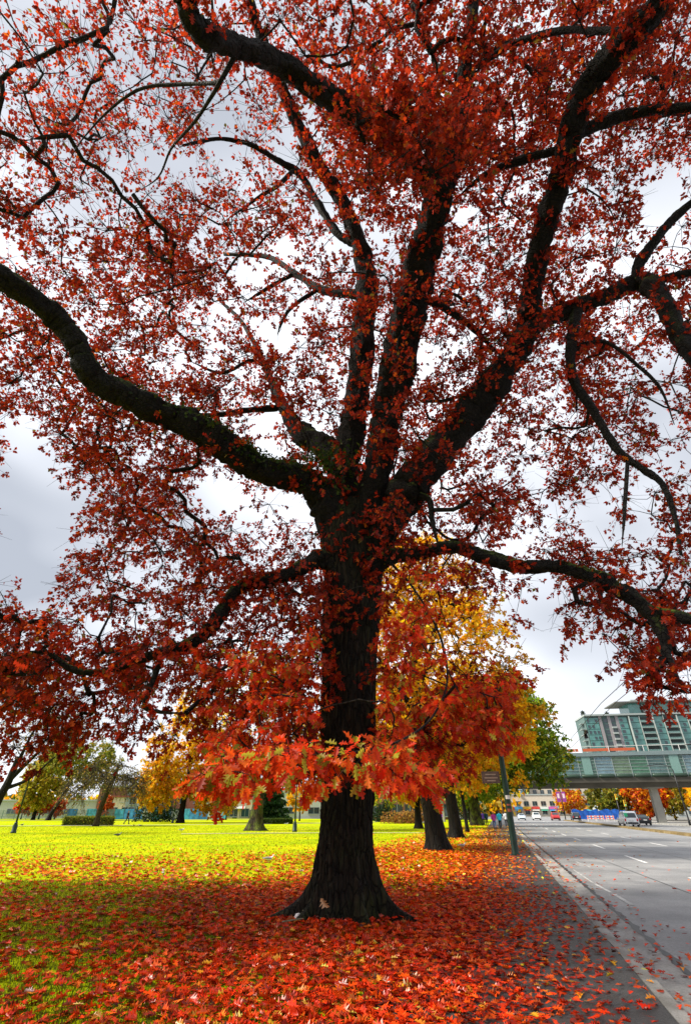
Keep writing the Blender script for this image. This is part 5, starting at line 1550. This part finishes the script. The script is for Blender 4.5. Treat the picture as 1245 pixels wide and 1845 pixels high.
tpart('parapet', (LEN / 2, 10.5, HT + .45), (LEN + .6, 22, .9), M_SLAB)
for f in range(F0, NF):
    tpart('side_balcony', (-.9, 6, f * FL + .6), (1.8, 5, .25), M_SLAB)
ph = tpart('penthouse', (70, 13, HT + 4.0), (86, 15, 6.2), M_GLASS_TW)
tpart('penthouse_roof', (67, 11.5, HT + 7.4), (96, 21, .55), mat('roof_soffit', (0.14, 0.14, 0.13), .7), tw_)
for x in (34, 42, 50, 58, 66, 74):
    tpart('penthouse_column', (x, 5.4, HT + 4.0), (.8, .5, 6.2), M_DARKPANEL, ph)
for x in (38, 54, 70):
    tpart('penthouse_balcony', (x, 4.8, HT + 2.6), (7, 1.2, 1.0), M_SLAB, ph)
tpart('plant_room', (38, 14, HT + 8.8), (14, 8, 2.4), M_SLAB)
tpart('plant_room', (82, 14, HT + 8.6), (12, 8, 2.0), M_SLAB)
rt = np.random.default_rng(91)
def roof_shrub(x, y, z, r, sd):
    n = 160
    q = unit(rt.normal(0, 1, (n, 3))) * (rt.random(n) ** .4)[:, None] * r
    o = link_mesh('roof_shrub', leaves_mesh('roof_shrub', 'low', q, unit(rt.normal(0, 1, (n, 3))), unit(rt.normal(0, 1, (n, 3))), rt.uniform(.5, .9, n), pick_cols(n, DKG)), M_LEAF, tw_)
    o.location = (x, y, z); o['kind'] = 'stuff'
roof_shrub(.6, 3, HT + 1.8, 1.6, 1); roof_shrub(14, 4, HT + 1.5, 1.1, 2); roof_shrub(60, 8, HT + 8.7, 2.0, 3); roof_shrub(68, 8, HT + 8.4, 1.4, 4)

# ================================================================== OTHER BUILDINGS
def building(name, label, c, w, d, h, rz, wall, wins, roof=None, win=M_GLASS_DK, trim=M_SLAB, storeys=None, door=None, awning=None):
    root = empty(name, (c[0], c[1], -.16), rz, label, 'building')
    mb = MB(); mb.box((0, d / 2, h / 2), (w, d, h)); mb.build('wall', wall, root)
    mb = MB(); mb.box((0, d / 2, h + .2), (w + .5, d + .5, .45)); mb.build('cornice', roof or trim, root)
    for (x, z, ww, wh) in wins:
        mb = MB(); mb.box((x, -.03, z), (ww, .14, wh)); wo = mb.build('window', win, root)
        mb = MB(); mb.box((x, -.14, z - wh / 2 - .08), (ww + .25, .2, .14)); mb.build('sill', trim, wo)
        mb = MB(); mb.box((x, -.125, z), (.08, .06, wh)); mb.build('glazing_bar', trim, wo)
    if door:
        mb = MB(); mb.box((door, -.05, 1.25), (1.3, .16, 2.3)); do = mb.build('door', M_DARKPANEL, root)
        mb = MB(); mb.box((door + .4, -.16, 1.2), (.08, .08, .3)); mb.build('handle', M_FRAME, do)
    if awning:
        mb = MB(); mb.add([(awning[0], -.02, 3.3), (awning[1], -.02, 3.3), (awning[1], -1.5, 2.7), (awning[0], -1.5, 2.7), (awning[0], -.02, 2.6), (awning[1], -.02, 2.6)], [(0, 1, 2, 3), (0, 3, 4), (1, 5, 2), (3, 2, 5, 4)])
        mb.build('awning', awning[2], root)
    return root
def grid(w, h, nx, nz, ww, wh, z0=1.7):
    return [(-w / 2 + (i + .5) * w / nx, z0 + j * (h - z0) / max(nz, 1), ww, wh) for i in range(nx) for j in range(nz)]
BEIGE = mat('tan_brick', (0.34, 0.25, 0.16), .9, var=.2, scale=1.5)
REDF = mat('red_facade', (0.42, 0.05, 0.05), .8)
CREAM = mat('cream_render', (0.50, 0.44, 0.36), .85)
GREYB = mat('grey_cladding', (0.36, 0.39, 0.38), .7)
BROWN = mat('brown_brick', (0.16, 0.075, 0.045), .9)
YB = 168.0
def bat(u): return P(u, 1474, YB)
q = bat(402); building('brick_building', 'tan brick building with square dark windows behind the lawn', q, 15, 12, 8.5, .02, BEIGE, grid(15, 8.5, 4, 2, 1.6, 2.0), door=3.4)
q = bat(441); building('shop_building', 'cream shop with bright red upper facade and pink doorway', q, 10, 12, 5.2, 0, CREAM, grid(10, 5, 3, 1, 2.2, 2.0), roof=REDF, door=2, awning=(-4, 0, GREYB))
mb = MB(); mb.box((q[0], q[1] + 4, 7.6), (9, 7, 4.4)); o = mb.build('red_upper_storey', REDF, None)
o.parent = [x for x in bpy.data.objects if x.name.startswith('shop_building')][-1]; o.matrix_parent_inverse = Matrix.Translation((-q[0], -q[1], .16))
q = bat(520); building('grey_building', 'plain pale grey clad building behind the lamp post', q, 22, 14, 7.0, 0, GREYB, grid(22, 7, 3, 1, 3.2, 1.6, 2.2))
q = P(728, 1474, 146); building('shop_row', 'dark shop row with tall framed windows right of the great trunk', q, 26, 10, 6.4, -.1, BROWN, grid(26, 6, 8, 1, 2.6, 2.6, 2.2), roof=GREYB)
q = bat(197); building('small_house', 'narrow brown brick house with white framed windows behind the hoarding', q, 9, 12, 8.2, .05, BROWN, grid(9, 8, 3, 2, 1.5, 1.6, 2.2))
q = bat(222); building('small_house', 'low cream house next to the narrow brown brick house', q, 9, 12, 5.6, .03, CREAM, grid(9, 5.6, 3, 1, 1.7, 1.6, 2.2), roof=mat('roof_red', (0.25, 0.07, 0.05), .8))
q = bat(246); building('small_house', 'grey blue house with flat roof between cream house and golden tree', q, 8, 12, 7.2, .02, mat('grey_blue_render', (0.22, 0.27, 0.32), .8), grid(8, 7, 2, 2, 1.6, 1.6, 2.2))
q = bat(35); building('long_shed', 'pale grey long shed behind the left fence', q, 44, 14, 4.6, .05, GREYB, grid(44, 5, 8, 1, 2.6, 1.2, 2.0))
q = P(300, 1474, 185); building('brick_terrace', 'dull red brick terrace seen beyond the golden tree', q, 40, 14, 8.5, .02, mat('dull_red_brick', (0.24, 0.09, 0.055), .9), grid(40, 8.5, 9, 2, 1.8, 1.8, 2.0))
q = road(330, -2); building('glass_office', 'blue glass office block at the far end of the road', q, 34, 20, 22, RZ_ROAD, mat('blue_curtain_wall', (0.08, 0.20, 0.26), .2, spec=.8), grid(34, 22, 7, 5, 4.0, 3.0, 2.5), win=glass_mat('office_glass', (0.16, 0.34, 0.42), .1, 0, .6), trim=M_WHITE)
q = road(340, 34); building('street_block', 'beige street block with shop signs beyond the junction', q, 36, 20, 15, RZ_ROAD, CREAM, grid(36, 15, 9, 4, 2.0, 2.0, 2.0))
q = road(260, 62); building('far_block', 'grey office block behind the orange trees past the walkway', q, 40, 20, 18, RZ_ROAD, GREYB, grid(40, 18, 10, 5, 2.2, 1.9, 2.0))
q = road(292, 26); shp = building('shop_parade', 'parade of small shops with coloured fascias at the end of the road', q, 44, 12, 9, RZ_ROAD, CREAM, grid(44, 9, 11, 2, 2.2, 1.9, 1.9))
for i, c_ in enumerate([(0.5, .05, .04), (.05, .25, .5), (.6, .4, .04), (.6, .6, .58), (.04, .3, .2), (.5, .1, .3), (.06, .4, .55), (.65, .25, .04), (.3, .05, .05), (.6, .58, .5), (.1, .12, .3)]):
    mb = MB(); mb.box((-20 + i * 4, -.3, 3.6), (3.7, .5, 1.0)); mb.build('fascia', mat('fascia_%d' % i, c_, .6), shp)
    mb = MB(); mb.add([(-21.6 + i * 4, -.06, 3.0), (-18.4 + i * 4, -.06, 3.0), (-18.4 + i * 4, -1.5, 2.5), (-21.6 + i * 4, -1.5, 2.5)], [(0, 1, 2, 3)]); mb.build('awning', mat('fascia_%d' % ((i * 4 + 3) % 11), c_, .7), shp)
# painted hoarding along the park edge: boards one by one
hb = P(268, 1474, 150)
ho = empty('painted_hoarding', (hb[0], hb[1], -.02), .03, 'hoarding of blue, cyan and white painted boards along the park edge', 'fence')
hc = [(0.03, 0.16, 0.42), (0.05, 0.30, 0.50), (0.02, 0.09, 0.25), (0.40, 0.44, 0.46), (0.04, 0.22, 0.5), (0.18, 0.20, 0.22), (0.07, 0.36, 0.55)]
for i in range(17):
    mb = MB(); mb.box((-20 + i * 2.44, random.uniform(-.02, .02), 1.2), (2.40, .06, 2.4 + random.uniform(-.05, .1)))
    mb.build('board', mat('hoarding_%d' % (i * 3 % 7), hc[i * 3 % 7], .7, var=.5, scale=1.2), ho)
    mb = MB(); mb.box((-21.2 + i * 2.44, .1, 1.2), (.1, .1, 2.5)); mb.build('post', M_FRAME, ho)
# wire fence at the left
fb = P(62, 1474, 143)
fe = empty('wire_fence', (fb[0], fb[1], 0), .03, 'dull teal mesh fence on thin posts along the left park edge', 'fence')
M_TEAL = mat('teal_mesh', (0.06, 0.16, 0.15), .7)
for i in range(14):
    mb = MB(); mb.lathe([(.05, -.1), (.05, 2.1), (.02, 2.15)], (-20 + i * 3, 0, 0), 6); mb.build('post', M_TEAL, fe)
    if i < 13:
        mb = MB()
        for k in range(16):
            mb.box((-20 + i * 3 + .1 + k * .187, 0, 1.0), (.03, .02, 1.9))
        for z in (.1, .7, 1.3, 1.95):
            mb.box((-18.5 + i * 3, .03, z), (2.9, .02, .04))
        o = mb.build('mesh_panel', M_TEAL, fe); o['kind'] = 'stuff'

# ================================================================== VEHICLES
M_TYRE = mat('tyre', (0.015, 0.015, 0.016), .8); M_RIM = mat('rim', (0.45, 0.45, 0.46), .35, .8)
M_RLAMP = mat('tail_lamp', (0.5, 0.01, 0.01), .25); M_HLAMP = mat('head_lamp', (0.85, 0.85, 0.82), .15)
STN = {'van': [(0, .95, .90, 1.0, .86), (.12, 1.02, .95, 1.72, .76), (.5, 1.04, .97, 1.84, .76), (2.5, 1.04, .97, 1.86, .76), (3.2, 1.02, .97, 1.76, .74), (3.95, .98, .96, 1.06, .82), (4.7, .82, .92, .86, .76), (4.9, .62, .84, .64, .7)],
       'sedan': [(0, .74, .84, .78, .76), (.15, .90, .88, .93, .76), (.75, .94, .9, .98, .76), (1.3, .95, .9, 1.38, .62), (2.5, .95, .9, 1.45, .62), (3.3, .92, .9, 1.0, .74), (4.2, .80, .88, .84, .76), (4.5, .6, .8, .63, .7)],
       'suv': [(0, .9, .88, .95, .82), (.12, 1.0, .93, 1.55, .74), (.5, 1.02, .95, 1.72, .74), (2.4, 1.02, .95, 1.74, .74), (3.2, 1.0, .95, 1.12, .82), (4.3, .92, .92, .96, .8), (4.6, .66, .84, .7, .74)]}
def car(name, label, s_, lat, away, paint, kind):
    p = road(s_, lat, ROAD_Z + .004)
    root = empty(name, p, RZ_ROAD + (math.pi / 2 if away else -math.pi / 2), label, 'van' if kind == 'van' else 'car')
    S = STN[kind]; L = S[-1][0]
    X = lambda x: x - L / 2
    rings = []
    for x, zb, hw, zr, ht in S:
        half = [(hw * .90, .26), (hw, .42), (hw, zb - .08), (hw * .985, zb), (ht, zr - .05), (ht * .86, zr)]
        ring = [(X(x), y, z) for y, z in half] + [(X(x), -y, z) for y, z in reversed(half)]
        rings.append(ring)
    mb = MB(); mb.loft(rings)
    body = mb.build('body', paint, root, False, True)
    bv = body.modifiers.new('b', 'BEVEL'); bv.width = .04; bv.segments = 2; bv.limit_method = 'ANGLE'
    # wheels
    for wx in (.85, L - .95):
        for sg in (1, -1):
            mb = MB(); mb.lathe([(.2, -.1), (.31, -.1), (.33, -.07), (.33, .07), (.31, .1), (.2, .1)], (0, 0, 0), 18, 'y')
            w = mb.build('wheel', M_TYRE, root, True); w.location = (X(wx), sg * (S[3][2] - .09), .33)
            mb = MB(); mb.lathe([(.04, sg * .115), (.19, sg * .108), (.2, sg * .09)], (0, 0, 0), 14, 'y'); mb.build('rim', M_RIM, w, True, True)
    # side windows on the cabin slope
    def cab(i, f, sg, off=.012):
        x, zb, hw, zr, ht = S[i]
        y = hw * .985 + (ht - hw * .985) * f; z = zb + (zr - .05 - zb) * f
        return np.array([X(x), sg * (y + off), z + off * .4])
    lo = [i for i in range(len(S)) if S[i][3] - S[i][1] > .3]
    for sg in (1, -1):
        for a in range(len(lo) - 1):
            i, j = lo[a], lo[a + 1]
            nsub = 2 if S[j][0] - S[i][0] > 1.2 else 1
            for k in range(nsub):
                f0, f1 = (k + .04) / nsub, (k + .96) / nsub
                A, B = cab(i, .12, sg), cab(j, .12, sg); C_, D = cab(i, .9, sg), cab(j, .9, sg)
                q = [A + (B - A) * f0, A + (B - A) * f1, C_ + (D - C_) * f1, C_ + (D - C_) * f0]
                if sg < 0: pass
                mb = MB(); mb.quad(*q); mb.build('side_window', M_GLASS_DK, root)
    # front and rear screens follow the loft between the first / last cabin station and its neighbour
    def screen(i, j, name):
        xa, _, _, za, ha = S[i]; xb, _, _, zb_, hb_ = S[j]
        d = np.array([X(xb) - X(xa), zb_ - za]); nn = np.array([-d[1], d[0]]) / np.linalg.norm(d)
        if nn[1] < 0: nn = -nn
        f0, f1 = .10, .88
        P0, P1 = np.array([X(xa), za]) + d * f0 + nn * .015, np.array([X(xa), za]) + d * f1 + nn * .015
        w0, w1 = (ha + (hb_ - ha) * f0) * .86, (ha + (hb_ - ha) * f1) * .84
        mb = MB(); mb.quad((P0[0], -w0, P0[1]), (P0[0], w0, P0[1]), (P1[0], w1, P1[1]), (P1[0], -w1, P1[1])); mb.build(name, M_GLASS_DK, root)
    screen(lo[0] - 1, lo[0], 'rear_window')
    screen(lo[-1] + 1, lo[-1], 'windscreen')
    for sg in (1, -1):
        mb = MB(); mb.box((X(.03), sg * S[0][2] * .84, .82), (.10, .18, .34 if kind != 'sedan' else .16)); mb.build('tail_light', M_RLAMP, root)
        mb = MB(); mb.box((X(L - .12), sg * S[-1][2] * .78, .60), (.22, .3, .14)); mb.build('headlight', M_HLAMP, root)
        mb = MB(); mb.box((X(lo and S[lo[-1]][0] + .45), sg * (S[3][2] + .1), 1.0), (.12, .2, .14)); mb.build('mirror', paint, root)
    mb = MB(); mb.box((X(-.03), 0, .45), (.12, S[0][2] * 1.75, .2)); mb.build('rear_bumper', M_BLACK, root)
    mb = MB(); mb.box((X(L + .02), 0, .42), (.1, S[-1][2] * 1.6, .18)); mb.build('front_bumper', M_BLACK, root)
    mb = MB(); mb.box((X(-.02), 0, .72), (.06, .5, .14)); mb.build('number_plate', M_WHITE, root)
    return root
def paint(n, c): return mat('paint_' + n, c, .25, .1, .6, .05)
car('white_van', 'silver white minivan driving away beyond the planted median', 90, 17.8, True, paint('silver', (0.78, 0.79, 0.80)), 'van')
car('black_car', 'black sedan with red tail lights ahead of the silver minivan', 99, 21.6, True, paint('black', (0.015, 0.016, 0.018)), 'sedan')
car('red_car', 'red hatchback stopped at the junction under the walkway', 150, 13.5, False, paint('red', (0.40, 0.015, 0.015)), 'suv')
car('dark_car', 'dark blue off-road car beside the red hatchback', 148, 17.9, True, paint('navy', (0.03, 0.035, 0.05)), 'suv')
car('white_car', 'white sedan facing us nearest the kerb at the junction', 152, 2.2, False, paint('white', (0.75, 0.76, 0.77)), 'sedan')
car('white_car', 'pale blue-white sedan waiting in the middle lane at the junction', 152, 5.6, False, paint('paleblue', (0.5, 0.58, 0.7)), 'sedan')
car('white_car', 'white off-road car waiting in the outer lane at the junction', 154, 9.3, False, paint('white', (0.75, 0.76, 0.77)), 'suv')

# ================================================================== STREET FURNITURE PAST THE MEDIAN
def street_lamp(label, s_, lat, h, arm, z=.01, group='street lamps along the road'):
    root = empty('street_lamp', road(s_, lat, z), RZ_ROAD, label, 'lamp', group)
    mb = MB(); mb.lathe([(.16, -.05), (.16, .5), (.11, .6), (.09, h * .6), (.07, h)], n=10); mb.build('post', M_BLACK, root, True)
    mb = MB(); mb.tube(catmull(np.array([(0, 0, h - .1), (-.2, 0, h + .35), (-arm * .5, 0, h + .75), (-arm, 0, h + .7)]), 6), .045, 7); mb.build('arm', M_BLACK, root, True)
    mb = MB(); mb.loft([[(x, w * math.cos(a), h + .66 + t_ * math.sin(a)) for a in np.linspace(0, 6.283, 9)[:-1]] for x, w, t_ in ((-arm + .05, .05, .04), (-arm - .2, .14, .07), (-arm - .6, .12, .06), (-arm - .8, .03, .02))]); mb.build('lamp_head', M_BLACK, root, True)
    return root
street_lamp('black street lamp with long curved arm standing before the walkway pier', 92, 21.9 + 4.3, 7.0, 2.6)
street_lamp('black street lamp with curved arm beside the bus shelter', 74, 26.9, 8.0, 2.8)
gl = empty('globe_lamp', road(96, 31.2, .01), RZ_ROAD, 'white ornamental lamp column with round globes by the walkway', 'lamp')
mb = MB(); mb.lathe([(.2, -.05), (.2, .4), (.1, .6), (.08, 5.4)], n=10); mb.build('post', M_FRAME, gl, True)
for dx, dz in ((0, 6.0), (-.45, 5.4), (.45, 5.4)):
    mb = MB(); mb.lathe([(.05, dz - .28), (.2, dz - .2), (.27, dz), (.2, dz + .2), (.04, dz + .28)], (dx, 0, 0), 12); mb.build('globe', mat('white_globe', (0.75, 0.74, 0.7), .3), gl, True)
mb = MB(); mb.tube([(-.45, 0, 5.1), (0, 0, 4.9), (.45, 0, 5.1)], .04, 6); mb.build('crossarm', M_FRAME, gl)
M_YEL = mat('signal_yellow', (0.75, 0.45, 0.02), .5); M_GSIGN = mat('street_sign_green', (0.01, 0.20, 0.10), .5)
M_GO = mat('signal_green', (0.02, 0.75, 0.40), .3); M_OFF = mat('signal_lens', (0.06, 0.03, 0.02), .3)
def signal(label, s_, lat, arm, hz, sign=False):
    root = empty('traffic_signal', road(s_, lat, .0), RZ_ROAD, label, 'traffic light', 'traffic signals at the junction')
    mb = MB(); mb.lathe([(.16, -.1), (.14, .6), (.11, hz + .6)], n=10); mb.build('post', M_BLACK, root, True)
    heads = [0.0]
    if arm:
        mb = MB(); mb.tube([(0, 0, hz + .4), (arm * .5, 0, hz + .7), (arm, 0, hz + .75)], .07, 7); mb.build('arm', M_BLACK, root, True)
        heads = [arm * .55, arm]
    for hx in heads:
        mb = MB(); mb.box((hx, -.2, hz), (.42, .3, 1.15)); hd = mb.build('signal_head', M_YEL, root)
        for k, m in enumerate((M_OFF, M_OFF, M_GO)):
            mb = MB(); mb.lathe([(.13, -.375), (.13, -.345)], (hx, 0, hz + .36 - k * .36), 12, 'y'); mb.build('lens', m, hd)
    if sign:
        mb = MB(); mb.box((arm * .8, -.1, hz + .85 + .35), (2.4, .06, .5)); mb.build('street_sign', M_GSIGN, root)
signal('yellow traffic signals and green street sign on the arm over the far lanes', 146, 1.2, 6.5, 6.0, True)
signal('yellow traffic signal on a short post by the walkway pier', 126, 25.2, 0, 3.2)
signal('yellow traffic signal on a post past the blue tarpaulin fence', 140, 26.5, 0, 4.6)
# paired banners on a pole
bn = empty('banner_pole', road(150, 15.8, -.1), RZ_ROAD, 'black pole with a pair of red and violet banners on the median end', 'pole')
mb = MB(); mb.lathe([(.12, 0), (.09, 6.5)], n=8); mb.build('post', M_BLACK, bn, True)
for sg in (1, -1):
    mb = MB(); mb.box((sg * .62, 0, 5.0), (.9, .04, 2.2)); b_ = mb.build('banner', mat('banner_violet', (0.25, 0.04, 0.25), .7), bn)
    mb = MB(); mb.box((sg * .62, -.03, 5.2), (.5, .012, 1.0)); mb.build('banner_print', mat('banner_pale', (0.7, 0.55, 0.6), .7), b_)
# blue tarpaulin fence and barricades
tf = empty('tarpaulin_fence', road(150, 26.5, 0), RZ_ROAD, 'bright blue tarpaulin draped on a site fence by the far pavement', 'fence')
M_TARP = mat('blue_tarp', (0.01, 0.09, 0.40), .5, var=.4, scale=1.5)
for i in range(4):
    V = []; Fc = []
    for a in range(9):
        for b_ in range(7):
            V.append((-9 + i * 3.05 + a * .38, .16 * math.sin(a * 1.7 + b_ * .8 + i), .15 + b_ * .33 + (.18 * math.sin(a * .8 + i * 2) if b_ == 6 else 0)))
    for a in range(8):
        for b_ in range(6):
            Fc.append((a * 7 + b_, a * 7 + 7 + b_, a * 7 + 8 + b_, a * 7 + 1 + b_))
    mb = MB(); mb.add(V, Fc); mb.build('tarpaulin', M_TARP, tf, True)
    mb = MB(); mb.lathe([(.04, -.05), (.04, 2.3)], (-9 + i * 3.05, .3, 0), 6); mb.build('post', M_FRAME, tf)
M_ORG = mat('barricade_orange', (0.80, 0.12, 0.02), .6)
for i in range(5):
    br_ = empty('barricade', road(138 + (i % 2), 20.0 + i * 1.9 + (2 if i > 2 else 0), ROAD_Z + .004 if 20.0 + i * 1.9 + (2 if i > 2 else 0) < 26 else .012), RZ_ROAD, 'orange and white striped roadwork barricade before the blue tarpaulin', 'barricade', 'roadwork barricades by the blue tarpaulin')
    for z in (.55, .95):
        for k in range(5):
            mb = MB(); mb.box((-.72 + k * .36, 0, z), (.36, .04, .26)); mb.build('board', M_ORG if (k + int(z)) % 2 == 0 else M_WHITE, br_)
    for sg in (1, -1):
        mb = MB(); mb.tube([(sg * .75, -.3, 0), (sg * .75, 0, 1.15), (sg * .75, .3, 0)], .03, 5); mb.build('leg', M_WHITE, br_)
# bus shelter
bs = empty('bus_shelter', road(88, 30.0, .01), RZ_ROAD, 'dark flat roofed bus shelter with glass back near the walkway pier', 'shelter')
mb = MB(); mb.box((0, 0, 2.75), (6.5, 1.9, .16)); mb.build('roof', M_BLACK, bs)
for x in (-2.9, 0, 2.9):
    mb = MB(); mb.box((x, .7, 1.33), (.1, .1, 2.7)); mb.build('post', M_BLACK, bs)
for x in (-1.45, 1.45):
    mb = MB(); mb.box((x, .7, 1.4), (2.7, .04, 2.0)); mb.build('glass_back', M_GLASS_BR, bs)
mb = MB(); mb.box((0, .4, .48), (4.2, .45, .08)); mb.build('bench', mat('bench_wood', (0.2, 0.12, 0.06), .7), bs)
for x in (-1.8, 1.8):
    mb = MB(); mb.box((x, .4, .22), (.08, .4, .46)); mb.build('bench_leg', M_BLACK, bs)
q = road(87.5, 28.6, .01); human('person in dark navy coat waiting in front of the bus shelter', q[0], q[1], .01, 2.4, J('navy', (0.015, 0.02, 0.05)), DKT, BLH, 1.74, .1)
q = road(88.4, 32.1, .01); human('person in mustard jacket waiting under the bus shelter roof', q[0], q[1], .01, 2.9, J('mustard', (0.55, 0.33, 0.03)), DKT, BLH, 1.68, .08)
# traffic sign on the median
ms = empty('median_sign', road(80, 15.75, ROAD_Z + .16), RZ_ROAD, 'small green plate on a thin post standing on the median', 'sign')
mb = MB(); mb.tube([(0, 0, -.1), (0, 0, 1.5)], .035, 6); mb.build('post', M_FRAME, ms)
mb = MB(); mb.box((0, -.05, 1.3), (.4, .03, .4)); mb.build('plate', M_GSIGN, ms)
# orange and red trees lining the street past the walkway
FARG = 'autumn trees beyond the elevated walkway'
k = 0
for (s_, lat, h, w, pal, lb) in (
    (165, 29, 9, 5, OLIVE, 'olive brown tree behind the blue tarpaulin'),
    (160, 37, 9.5, 5.5, REDS + ORANGE[:1], 'red orange tree behind the roadwork barricades'),
    (172, 46, 10, 5.5, OLIVE[2:], 'mustard tree behind the traffic signal post'),
    (155, 50, 8.5, 4.6, ORANGE, 'orange tree left of the walkway pier'),
    (130, 47, 8, 4.2, YELLOW, 'yellow tree right of the walkway pier'),
    (126, 54, 9, 5, REDS, 'scarlet tree at the right of the walkway pier'),
    (240, 28, 10, 6, REDS + YELLOW, 'mixed red tree far along the opposite pavement'),
    (300, -1, 9, 5, YELLOW, 'yellow tree in front of the blue glass office'),
    (300, 22, 8, 4, OLIVE, 'olive tree before the beige street block')):
    q = road(s_, lat); k += 1
    bg_tree('street_tree', lb, (q[0], q[1]), [(0, 0, -.2, .2), (0, 0, h * .4, .15), (.1, 0, h * .8, .05)], [((0, 0, h * .6), (w, w, h * .42), 1)], 90, pal, FARG, (0.6, 0.95), 'low', seed=100 + k, tl=(.8, 1.6), ntw=7, per=6)
# distant treed skyline so that the ground meets something
rw = np.random.default_rng(5)
def skyline(name, label, pts, h, pal, n):
    V = []
    pts = np.array(pts, float)
    f = rw.uniform(0, len(pts) - 1.001, n); i = f.astype(int); g = (f - i)[:, None]
    base = pts[i] * (1 - g) + pts[i + 1] * g
    hh = h * (.6 + .4 * np.sin(f * 9) * np.cos(f * 23 + 1)) 
    pos = np.stack([base[:, 0] + rw.normal(0, 3, n), base[:, 1] + rw.normal(0, 6, n), hh * rw.random(n) ** .8], 1)
    o = link_mesh(name, leaves_mesh(name, 'low', pos, unit(rw.normal(0, 1, (n, 3))), unit(rw.normal(0, 1, (n, 3))), rw.uniform(2, 3.6, n), pick_cols(n, pal)), M_LEAF)
    tag(o, label, 'trees', kind='stuff')
skyline('distant_wood', 'hazy mixed autumn treeline far behind the park buildings', [(-260, 250), (-160, 262), (-60, 270), (30, 275), (90, 290)], 13, OLIVE + ORANGE[:2] + DKG, 5200)
skyline('distant_wood', 'far autumn treeline closing the view beyond the road', [(95, 420), (150, 430), (220, 420), (300, 400)], 16, OLIVE + ORANGE[:2] + DKG, 2600)
